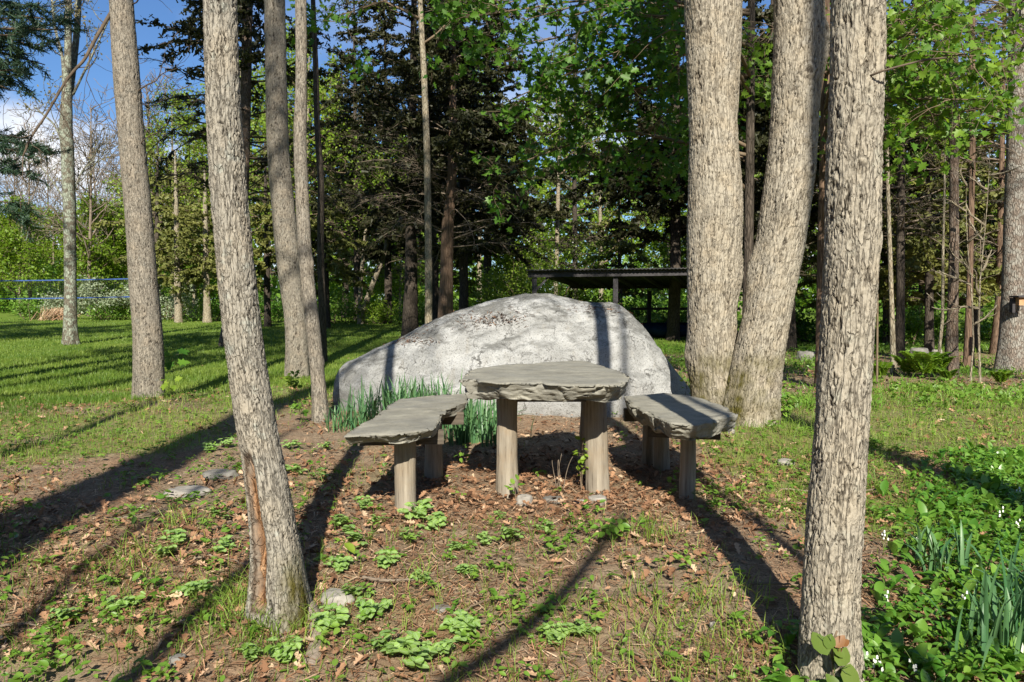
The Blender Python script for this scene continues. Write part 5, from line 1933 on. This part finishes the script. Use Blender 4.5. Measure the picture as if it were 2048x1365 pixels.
protos = []
spots = [(835, 1045, 1.35, 'big dead-nettle clump against the near leg of the left bench'), (865, 1065, 1.0, 'dead-nettle clump right of the big one by the left bench leg'),
         (820, 1085, .8, 'dead-nettle clump just below the big one by the left bench leg'), (730, 1020, .85, 'dead-nettle clump behind and left of the near bench leg'),
         (682, 1055, .9, 'dead-nettle clump in the sun left of the near bench leg'), (760, 1052, .7, 'small dead-nettle clump between two bigger ones left of the bench leg'),
         (720, 1095, 1.15, 'pale bushy dead-nettle clump beside a yellow leaf'), (680, 1145, .85, 'very pale dead-nettle clump close right of the leaning trunk'),
         (775, 1140, .85, 'dead-nettle clump in the open middle of the slope'), (915, 1105, .7, 'dead-nettle clump below the bare soil under the table'),
         (970, 1093, .75, 'dead-nettle clump above the long twig in front of the table'), (1022, 1085, 1.0, 'wide dead-nettle clump in front of the table'),
         (1090, 1070, .75, 'dead-nettle clump at the edge of the stripe of shade'), (1000, 1040, .55, 'small dead-nettle clump nearest the left table leg'),
         (928, 1155, .75, 'dead-nettle clump beside the second twig'), (845, 1172, .7, 'dead-nettle clump at the end of the pale stick'),
         (715, 1200, .9, 'dead-nettle clump next to the flat pale stone'), (742, 1240, 1.0, 'dead-nettle clump right of the exposed root'),
         (665, 1265, 1.0, 'dark-leaved dead-nettle clump touching the exposed root'), (925, 1280, 1.15, 'dead-nettle clump in the middle of the bottom edge'),
         (830, 1340, 1.3, 'large shaded dead-nettle clump at the bottom edge'), (880, 1320, .9, 'dead-nettle clump right of the large shaded one'),
         (780, 1320, 1.0, 'shaded dead-nettle clump left of the large one at the bottom edge'), (1110, 1290, .8, 'dead-nettle clump right of the diagonal shadow'),
         (1165, 1280, .9, 'sunlit dead-nettle clump near the bottom right of the open soil'), (450, 1110, .9, 'dead-nettle clump left of the rotten hollow'),
         (440, 1040, .8, 'dead-nettle clump left of the leaning trunk, below the flat stones'), (350, 1090, .9, 'dead-nettle clump in the middle of the left slope'),
         (330, 1120, .8, 'dead-nettle clump below the middle of the left slope'), (380, 1200, .95, 'round light green clump in the left slope'),
         (240, 1230, .8, 'dead-nettle clump low on the left slope'), (130, 1250, .9, 'dead-nettle clump near the bottom left corner'),
         (420, 905, .9, 'dead-nettle clump in the broad tree shadow'), (455, 895, .8, 'dead-nettle clump touching the leaning trunk in the shadow'),
         (590, 950, 1.0, 'dark dead-nettle clump right of the leaning trunk'), (580, 900, .9, 'dead-nettle clump in the shadow right of the leaning trunk'),
         (650, 900, .8, 'dead-nettle clump at the foot of the thin curved trunk'), (640, 960, .9, 'shaded dead-nettle clump below the thin curved trunk'),
         (570, 1330, .9, 'dead-nettle clump at the bottom edge left of the root'), (500, 1320, .8, 'dead-nettle clump at the bottom edge below the leaning trunk')]
for n_, (px_, py_, sc, lab) in enumerate(spots):
    g_ = gp(px_, py_)
    if n_ < 5:
        root = empty('dead_nettle', tuple(g_), lab, 'plant', 'dead-nettle clumps', R_.uniform(0, 6))
        st, lv = nettle_mesh(500 + n_, 7 + n_)
        o1 = st.build('stems', M['stem'], root)
        o2 = lv.build('leaves', M['lamium'], root)
        root.scale = (sc * .95,) * 3
        protos.append(root)
    else:
        copy_tree(protos[n_ % 5], tuple(g_), R_.uniform(0, 6), sc * .95, lab)

# ------------------------------------------------------------------ strap-leaved daffodils
def strap_leaf(mb, r, b, a, L, wd, arch):
    n = 7
    t = np.linspace(0, 1, n)
    out = np.array((math.cos(a), math.sin(a), 0))
    p = b + out[None, :] * (L * arch * t ** 2)[:, None] + np.array((0, 0, 1.))[None, :] * (L * (t - arch * .55 * t ** 3))[:, None]
    sd = np.array((-math.sin(a), math.cos(a), 0))
    wv = wd * np.array([.8, 1, 1, 1, .9, .7, .12])
    v = np.concatenate([p - sd * wv[:, None] / 2 , p + out * wd * .12 - np.array((0, 0, 0.)), p + sd * wv[:, None] / 2])
    i_ = np.arange(n - 1)
    rv = r.random()
    mb.add(v, [np.stack([i_, i_ + 1, i_ + n + 1, i_ + n], 1), np.stack([i_ + n, i_ + n + 1, i_ + 2 * n + 1, i_ + 2 * n], 1)], rnd=np.full(len(v), rv))


def daffodils(label, px_, py_, n_, L, spread, seed, Yfix=None):
    r = np.random.default_rng(seed)
    g_ = gp(px_, py_) if Yfix is None else np.array(((px_ - 1024) / F * Yfix, Yfix, gz((px_ - 1024) / F * Yfix, Yfix)))
    root = empty('daffodil_clump', tuple(g_), label, 'plant', 'daffodil clumps')
    mb = MB()
    for q in range(n_):
        b = np.array((r.normal() * spread, r.normal() * spread * .7, 0))
        b[2] = gz(g_[0] + b[0], g_[1] + b[1]) - g_[2] - .01
        strap_leaf(mb, r, b, r.uniform(0, 2 * PI), L * r.uniform(.65, 1.1), .016, abs(r.normal()) * .38 + .06)
    mb.build('leaves', M['daffodil'], root)


daffodils('blue-green strap leaves at the left foot of the boulder', 740, 850, 60, .46, .18, 601)
daffodils('dense strap-leaved clump behind the middle of the left bench', 790, 840, 120, .52, .16, 602)
daffodils('tall strap leaves before the boulder, over the far end of the left bench', 865, 850, 110, .62, .15, 603, 7.7)
daffodils('dense strap-leaved clump between the left bench and the table', 935, 885, 190, .5, .17, 604)
daffodils('strap leaves in the shade just behind the left table leg', 975, 875, 80, .4, .12, 605)
daffodils('thin strap leaves near the thin curved trunk', 700, 860, 40, .3, .12, 606)
daffodils('tall blue-green strap leaves at the lower right corner', 1985, 1330, 46, .42, .09, 607)
daffodils('strap leaves among the lily leaves right of the oak', 1880, 1150, 26, .3, .08, 608)
daffodils('few strap leaves at the right picture edge', 2050, 1250, 30, .36, .08, 609)

# ------------------------------------------------------------------ lily of the valley bed
r = np.random.default_rng(611)


def big_leaf(mb, r, b, a, L, wd, tilt, rv):
    n = 8
    t = np.linspace(0, 1, n)
    out = np.array((math.cos(a), math.sin(a), 0))
    up_ = math.sin(tilt) * t - .42 * math.cos(tilt) * t ** 2.4
    p = b + out[None, :] * (L * math.cos(tilt) * t)[:, None] + np.array((0, 0, 1.))[None, :] * (L * up_)[:, None]
    sd = np.array((-math.sin(a), math.cos(a), 0))
    wv = wd * np.array([.1, .45, .8, 1, .98, .78, .42, .02])
    lift = np.array((0, 0, 1.)) * wd * .22
    v = np.concatenate([p - sd * wv[:, None] / 2 + lift * (wv / wd)[:, None], p, p + sd * wv[:, None] / 2 + lift * (wv / wd)[:, None]])
    i_ = np.arange(n - 1)
    mb.add(v, [np.stack([i_, i_ + 1, i_ + n + 1, i_ + n], 1), np.stack([i_ + n, i_ + n + 1, i_ + 2 * n + 1, i_ + 2 * n], 1)], rnd=np.full(len(v), rv))


poly = np.array([gp(*p)[:2] for p in ((1500, 1380), (1560, 1270), (1700, 1240), (1745, 1190), (1790, 1110), (1830, 1010), (1880, 930), (1960, 880), (2100, 860))])
lo = []
mb = MB()
n_in = 0
for q in range(13500):
    y_ = r.uniform(2.55, 6.4)
    x_ = r.uniform(.9, 6.4)
    xe = np.interp(y_, poly[:, 1], poly[:, 0])
    if x_ < xe + .12 * r.normal() or x_ > .72 * y_ + 1.9:
        continue
    if math.hypot(x_ - 1.2, y_ - 2.85) < .14:
        continue
    dens = .55 if x_ > xe + .25 else .3
    if r.random() > dens:
        continue
    b = np.array((x_, y_, gz(x_, y_) + .01))
    a = r.uniform(0, 2 * PI)
    sc = r.uniform(.6, 1.15)
    rv = r.random()
    if r.random() < .55:
        for k_ in range(2):
            big_leaf(mb, r, b, a + k_ * r.uniform(2.2, 3.6), .135 * sc * r.uniform(.75, 1.15), .046 * sc, r.uniform(.5, 1.25), np.clip(rv + r.normal() * .15, 0, 1))
    else:
        for k_ in range(6):
            big_leaf(mb, r, b + np.array((r.normal() * .03, r.normal() * .03, r.uniform(.01, .08))), r.uniform(0, 6.3), .055 * sc, .03 * sc, r.uniform(-.1, .6), np.clip(rv + r.normal() * .2, 0, 1))
    lo.append(b)
bed = mb.build('lily_of_the_valley', M['lily'])
tag(bed, 'dense bed of lily of the valley leaves right of the oak', 'ground cover', kind='stuff')
# white bell flowers on thin stalks stand in the bed
for n_, (px_, py_, lab) in enumerate([(1776, 1205, 'white bell flowers nearest the oak, above the broad leaves'), (1917, 1210, 'white bell flowers left of the tall strap leaves'), (1832, 1085, 'white bell flowers at the upper edge of the lily bed'),
                                      (1752, 1345, 'white bell flowers at the bottom edge close to the oak'), (1772, 1355, 'small white bell flowers beside those nearest the bottom edge'), (1835, 1345, 'white bell flowers at the bottom edge right of the oak'),
                                      (2010, 1150, 'white bell flowers at the right above the strap leaves'), (1770, 1075, 'single white bell stalk in the thin part of the lily bed'), (2005, 1030, 'white bell flowers in the far part of the lily bed'),
                                      (2035, 1050, 'white bell flowers at the right edge, far part of the bed'), (2040, 980, 'white bell flowers farthest back in the lily bed')]):
    g_ = gp(px_, py_ + 25)
    r2 = np.random.default_rng(700 + n_)
    root = empty('lily_flower', tuple(g_), lab, 'flower', 'lily of the valley flowers')
    st, fl_ = MB(), MB()
    a = r2.uniform(0, 6.3)
    H_ = r2.uniform(.13, .17)
    t = np.linspace(0, 1, 8)
    p = np.stack([math.cos(a) * .05 * t ** 2, math.sin(a) * .05 * t ** 2, H_ * t], 1)
    add_tube(st, p, np.linspace(.002, .001, 8), 4)
    for q in range(5):
        c_ = p[min(7, 3 + q // 2)] + np.array((r2.normal() * .008, r2.normal() * .008, -.006 + .004 * (q % 2)))
        nb_ = 6
        zz = np.array([.006, .004, 0, -.005, -.0065])
        rad_ = np.array([.0007, .0035, .0046, .0042, .0052])
        vs = np.array([(c_[0] + rad_[i] * math.cos(j * 2 * PI / nb_), c_[1] + rad_[i] * math.sin(j * 2 * PI / nb_), c_[2] + zz[i]) for i in range(5) for j in range(nb_)])
        i_ = np.arange(4)[:, None] * nb_
        j_ = np.arange(nb_)[None, :]
        fl_.add(vs, np.stack([i_ + j_, i_ + (j_ + 1) % nb_, i_ + nb_ + (j_ + 1) % nb_, i_ + nb_ + j_], 2).reshape(-1, 4))
    st.build('stalk', M['stem'], root)
    fl_.build('bells', M['flowerbell'], root)

# ------------------------------------------------------------------ poison ivy on the oak
r = np.random.default_rng(801)
ivm = leaf_mat('ivy_leaf', (.075, .13, .018), (.13, .175, .035), .2, .35, .4)
ivr = leaf_mat('red_ivy_leaf', (.17, .075, .025), (.22, .11, .04), .2, .4, .4)
yo = 2.85 - .125
ivy = empty('poison_ivy', tuple(at(1655, 1365, yo)), 'young glossy poison ivy climbing the foot of the oak', 'vine')
mb = MB()
pv = np.array([at(x_, y_, yo - .012) for x_, y_ in ((1672, 1420), (1668, 1365), (1664, 1310), (1668, 1275), (1674, 1262))])
C_, R2, _ = smooth_path(pv, np.full(5, .004), 14)
add_tube(mb, C_, R2, 5)
part(mb, 'stem', M['twig'], ivy)
for px_, py_, sz_, tilt, mt in ((1640, 1281, .085, .35, ivm), (1659, 1277, .06, -.4, ivm), (1680, 1277, .05, -.9, ivr), (1685, 1307, .075, -.5, ivm), (1676, 1297, .05, .5, ivm), (1700, 1345, .085, -.25, ivm), (1665, 1358, .06, .5, ivm), (1690, 1280, .038, -1.2, ivr),
                                (1710, 1364, .06, -.8, ivm)):
    mb = MB()
    c_ = at(px_, py_ + 6, yo - .05)
    leaves(mb, c_[None, :], [sz_], (T_OVAL[0] * (1.25, 1.1, .5), T_OVAL[1]), r, 0, np.array([(tilt, -.25, -1.0)]) * -1, .05, None, np.array((0, -1.3, 1.2)), .25)
    add_tube(mb, np.array([C_[8], (C_[8] + c_) / 2 + (0, -.02, .01), c_ + (0, 0, sz_ * .4)]), .0015, 4)
    part(mb, 'leaf', mt, ivy)

# ------------------------------------------------------------------ sprigs, seedlings, ferns
def sprig(name, label, base, H, nl, size, leafm, seed, lean=(0, 0), cat='plant', tmpl=T_OVAL, stems=1, stemm='twig'):
    r = np.random.default_rng(seed)
    root = empty(name, tuple(base), label, cat)
    st, lv = MB(), MB()
    P_, A_ = [], []
    for s_ in range(stems):
        p = limb_path(r, (r.normal() * .02 * (stems > 1), r.normal() * .02 * (stems > 1), -.02), (lean[0] + r.normal() * .15, lean[1] + r.normal() * .1, 1), H * r.uniform(.75, 1.0), 8, .08)
        add_tube(st, p, np.linspace(.004, .0015, 9), 5)
        for q in range(nl):
            i_ = r.integers(3, 9)
            d = np.array((r.normal(), r.normal() - .3, .35))
            d = unit(d) * size * 1.1
            add_tube(st, np.array([p[i_], p[i_] + d * .55]), .0012, 3)
            P_.append(p[i_] + d * 1.05)
            A_.append(d)
    st.build('stem', M[stemm], root)
    if nl:
        leaves(lv, np.array(P_), size * r.uniform(.7, 1.15, len(P_)), tmpl, r, 1.0, np.array(A_), .2, None, np.array((0, -.7, 0)), .5)
        lv.build('leaves', M[leafm], root)
    return root


sprig('seedling', 'tall leafy seedling in front of the right table leg', gp(1168, 985), .42, 16, .045, 'spring2', 901, (-.02, 0), stems=2)
sprig('dry_stalks', 'dry tan stalks standing between the table legs', gp(1118, 982), .3, 0, .03, 'weed', 902, stems=5, stemm='log' if False else 'dead')
sprig('maple_seedling', 'bright maple seedling right of the tall grey tree', np.array((at(355, 790, 11.2)[0], 11.2, gz(-4.8, 11.2))), .62, 8, .16, 'maple', 903, tmpl=T_MAPLE)
sprig('maple_seedling', 'low bright maple seedling in the shade edge right of the tall grey tree', np.array((at(340, 790, 10.7)[0], 10.7, gz(-4.7, 10.7))), .3, 8, .13, 'spring2', 904, tmpl=T_MAPLE)
sprig('seedling', 'bright leafy sprig between the boulder and the twin-stemmed tree', np.array((at(1366, 720, 9.0)[0], 9.0, gz(2, 9))), .78, 14, .06, 'spring2', 905)
sprig('seedling', 'leafy sprig by the right foot of the twin-stemmed tree', gp(1556, 848), .4, 26, .06, 'weed', 906, stems=3)
sprig('seedling', 'drooping sprig at the foot of the thin curved trunk', gp(610, 845), .26, 14, .06, 'weed', 907, stems=2)
sprig('seedling', 'plant with yellow-green leaves left of the thin curved trunk', gp(585, 790), .4, 18, .09, 'spring', 908, stems=2)
sprig('seedling', 'small sprig under the far end of the left bench', gp(930, 935), .22, 8, .05, 'weed', 909)
sprig('seedling', 'sprig left of the near leg of the right bench', gp(1345, 985), .2, 7, .045, 'weed', 910)
sprig('seedling', 'low weed beside the pale round stone', gp(1030, 1010), .16, 8, .05, 'weed', 911)
sprig('seedling', 'low weed in front of the right table leg', gp(1190, 1030), .14, 9, .05, 'weed', 912)
sprig('seedling', 'dark leafy sprig in the shade stripe before the right bench', gp(1230, 1085), .13, 16, .05, 'weed', 913, stems=2)
sprig('yellow_leaf', 'single upright yellow-green leaf stuck in the soil', gp(680, 1110), .05, 1, .075, 'spring2', 914)


def fern(label, base, L, n_, seed):
    r = np.random.default_rng(seed)
    root = empty('fern', tuple(base), label, 'fern', 'ferns on the right')
    st, lv = MB(), MB()
    for q in range(n_):
        a = 2 * PI * q / n_ + r.uniform(-.3, .3)
        t = np.linspace(0, 1, 12)
        LL = L * r.uniform(.75, 1.1)
        p = np.stack([math.cos(a) * LL * .6 * t ** 1.3, math.sin(a) * LL * .6 * t ** 1.3, LL * (1.15 * t - .5 * t ** 2.6)], 1)
        add_tube(st, p, np.linspace(.005, .0015, 12), 4)
        sd = np.array((-math.sin(a), math.cos(a), 0))
        P_, A_, S_ = [], [], []
        for u in np.linspace(.16, .98, 22):
            c_ = np.array([np.interp(u, t, p[:, j]) for j in range(3)])
            ln = LL * .24 * math.sin(PI * (.12 + .86 * u)) + .01
            for sg in (-1, 1):
                d = unit(sd * sg + np.array((math.cos(a), math.sin(a), -.1)) * .35)
                P_.append(c_ + d * ln * .5)
                A_.append(d)
                S_.append(ln)
        leaves(lv, np.array(P_), np.array(S_), (T_OVAL[0] * (.5, 1, 1), T_OVAL[1]), r, 1.5, np.array(A_), .05, np.full(len(P_), r.random()), njit=.25)
    part(st, 'stems', M['stem'], root) if False else st.build('stems', M['stem'], root)
    lv.build('fronds', M['fern'], root)


for n_, (px_, Yf, L_, lab) in enumerate([(1850, 14.6, .75, 'bright fern between the dark trunk and the red-brown pine'), (1820, 15.0, .6, 'fern just left of the brightest fern'), (1873, 14.8, .75, 'fern touching the foot of the red-brown pine'),
                                         (1763, 14.6, .45, 'small fern right of the oak'), (1898, 14.2, .35, 'small fern in front of the red-brown pine'), (2005, 13.4, .4, 'shaded fern below the thick grey pine')]):
    x_ = (px_ - 1024) / F * Yf
    fern(lab, (x_, Yf, gz(x_, Yf)), L_, 9, 920 + n_)

# ------------------------------------------------------------------ stones, roots, sticks
M['pebble'] = plain_mat('pale_stone', (.2, .185, .165), (.33, .31, .275), 12, .85)
M['greystone'] = plain_mat('grey_stone', (.12, .115, .105), (.22, .21, .19), 9, .85)
M['root'] = plain_mat('worn_root', (.17, .135, .105), (.28, .235, .19), 14, .9, (1, 4, 1), .006)


def stone(label, px_, py_, wpx_, hpx_, seed, mat='pebble', name='stone', Yf=None, flat=1.0):
    g_ = gp(px_, py_) if Yf is None else np.array(((px_ - 1024) / F * Yf, Yf, gz((px_ - 1024) / F * Yf, Yf)))
    a_, b_ = wpx(wpx_, g_[1]) / 2, wpx(hpx_, g_[1])
    nu_, nv_ = 36, 24
    u = np.linspace(0, 2 * PI, nu_, endpoint=False)
    v = np.linspace(.02, PI - .02, nv_)
    q = np.stack([np.outer(np.sin(v), np.cos(u)), np.outer(np.sin(v), np.sin(u)), np.outer(np.cos(v), np.ones(nu_))], 2).reshape(-1, 3)
    d = 1 + .28 * fbm(q * 1.5 + seed * 5.1, 3, seed) + .07 * fbm(q * 6 + seed, 3, seed + 1)
    q = q * d[:, None]
    q[:, 2] = np.clip(q[:, 2], -1, .62 + .12 * fbm(q * 3, 2, seed + 2))
    q = q * (a_, a_ * .8, b_)
    q[:, 2] += b_ * .25
    mb_ = MB()
    i_ = np.arange(nv_ - 1)[:, None] * nu_
    j_ = np.arange(nu_)[None, :]
    mb_.add(q, np.stack([i_ + j_, i_ + nu_ + j_, i_ + nu_ + (j_ + 1) % nu_, i_ + (j_ + 1) % nu_], 2).reshape(-1, 4))
    mb_.f.append(np.arange(nu_)[None, :])
    mb_.f.append(np.arange(mb_.n - nu_, mb_.n)[None, ::-1])
    o = mb_.build(name, M[mat])
    o.location = tuple(g_)
    tag(o, label, 'stone')


stone('pale round stone right of the left table leg', 1048, 1008, 34, 20, 1)
stone('flat grey stone between the table legs', 1106, 1004, 44, 9, 2, 'greystone')
stone('broken white stone at the right table leg', 1195, 1006, 36, 14, 3)
stone('small white stone left of the right table leg', 1160, 1010, 22, 10, 4)
stone('flat pale stone touching the foot of the leaning tree', 672, 1205, 70, 22, 5)
stone('flat tan stone in the left slope', 375, 990, 90, 14, 6, 'pebble')
stone('flat tan stone behind the one in the left slope', 440, 955, 66, 14, 7, 'greystone')
stone('small grey stone at the bottom edge', 356, 1325, 36, 14, 8, 'greystone')
stone('pale stone lying right of the right bench', 1572, 930, 34, 12, 9)
stone('dark flat stone in the open soil', 882, 1222, 40, 8, 10, 'greystone')
stone('tiny white stone at the bottom in the shade stripe', 1426, 1255, 14, 12, 11)
stone('grey boulder in the grass left of the oak', 1618, 672, 46, 22, 12, 'greystone', 'small_boulder', 19)
stone('grey boulder in the grass behind the ferns', 1838, 690, 36, 18, 13, 'greystone', 'small_boulder', 20.5)
stone('pale boulder right of the grey boulder behind the ferns', 1876, 692, 22, 16, 14, 'pebble', 'small_boulder', 20)
stone('white stone by the right foot of the twin-stemmed tree', 1462, 866, 18, 8, 15)

mb = MB()
pr = np.array([gp(x_, y_) + (0, 0, dz) for x_, y_, dz in ((600, 1215, .0), (632, 1250, -.012), (636, 1285, -.016), (622, 1325, -.022), (600, 1365, -.06))])
C_, R2, _ = smooth_path(pr, np.array([.05, .046, .042, .036, .03]), 30)
v_, f_, b_ = tube(C_, R2 * (1 + .04 * np.sin(np.arange(30) * .7)), 16)
v_ = v_ + .008 * vnoise(v_ * 18, 4)[:, None]
mb.add(v_, f_, bark=b_)
part(mb, 'exposed_root', M['root'], leaning_tree)


def stick(label, pts, rad_, seed, mat='dead', name='stick'):
    p = np.array([gp(x_, y_) + (0, 0, rad_ * 1.2 + .012) for x_, y_ in pts])
    C_, R2, _ = smooth_path(p, np.linspace(rad_, rad_ * .5, len(p)), 22)
    rr_ = np.random.default_rng(seed)
    C_ = C_ + rr_.normal(size=C_.shape) * .003
    mb_ = MB()
    add_tube(mb_, C_, R2 * (1 + .15 * rr_.normal(size=22)), 7)
    o = mb_.build(name, M[mat])
    c_ = C_.mean(0)
    shift(o, c_)
    o.location = tuple(c_)
    tag(o, label, 'stick')


stick('pale stick lying right of the leaning trunk', [(725, 1168), (770, 1172), (830, 1170)], .009, 1)
stick('thin curved twig below the wide dead-nettle clump', [(945, 1135), (1000, 1132), (1040, 1138), (1080, 1144)], .005, 2, 'twig')
stick('long twig sloping across the open soil', [(880, 1248), (930, 1230), (985, 1208), (1040, 1196)], .006, 3, 'twig')
stick('crooked twig left of the diagonal shadow', [(955, 1252), (1000, 1258), (1045, 1246)], .006, 4, 'twig')
stick('grey stick in the left slope below the flat stones', [(385, 1085), (420, 1070), (465, 1050)], .008, 5)
stick('long twig above the rotten hollow on the left', [(385, 1128), (420, 1122), (470, 1130), (490, 1140)], .006, 6)
stick('thin twig at the left bottom', [(0, 1265), (40, 1258), (75, 1262)], .006, 7)
stick('twig across the broad shadow edge on the left', [(230, 1045), (290, 1036), (310, 1032)], .006, 8)
stick('reddish split branch lying right of the right bench', [(1535, 1010), (1570, 1014), (1612, 1018)], .014, 9, 'cedar')
stick('pale branch behind the oak on the right', [(1560, 985), (1640, 990), (1700, 988), (1760, 986)], .009, 10)
stick('thin twig before the oak at the lower right', [(1500, 1178), (1550, 1178), (1600, 1182)], .008, 11, 'twig')
stick('forked dead twig right of the leaning trunk foot', [(645, 1125), (665, 1122), (690, 1118)], .005, 12)
stick('twig near the bottom edge in the middle', [(1230, 1300), (1260, 1312), (1285, 1325)], .005, 13, 'twig')
stick('broken piece of wood leaning on the boulder behind the right bench', [(1288, 800), (1292, 812), (1296, 822)], .02, 14, 'log')
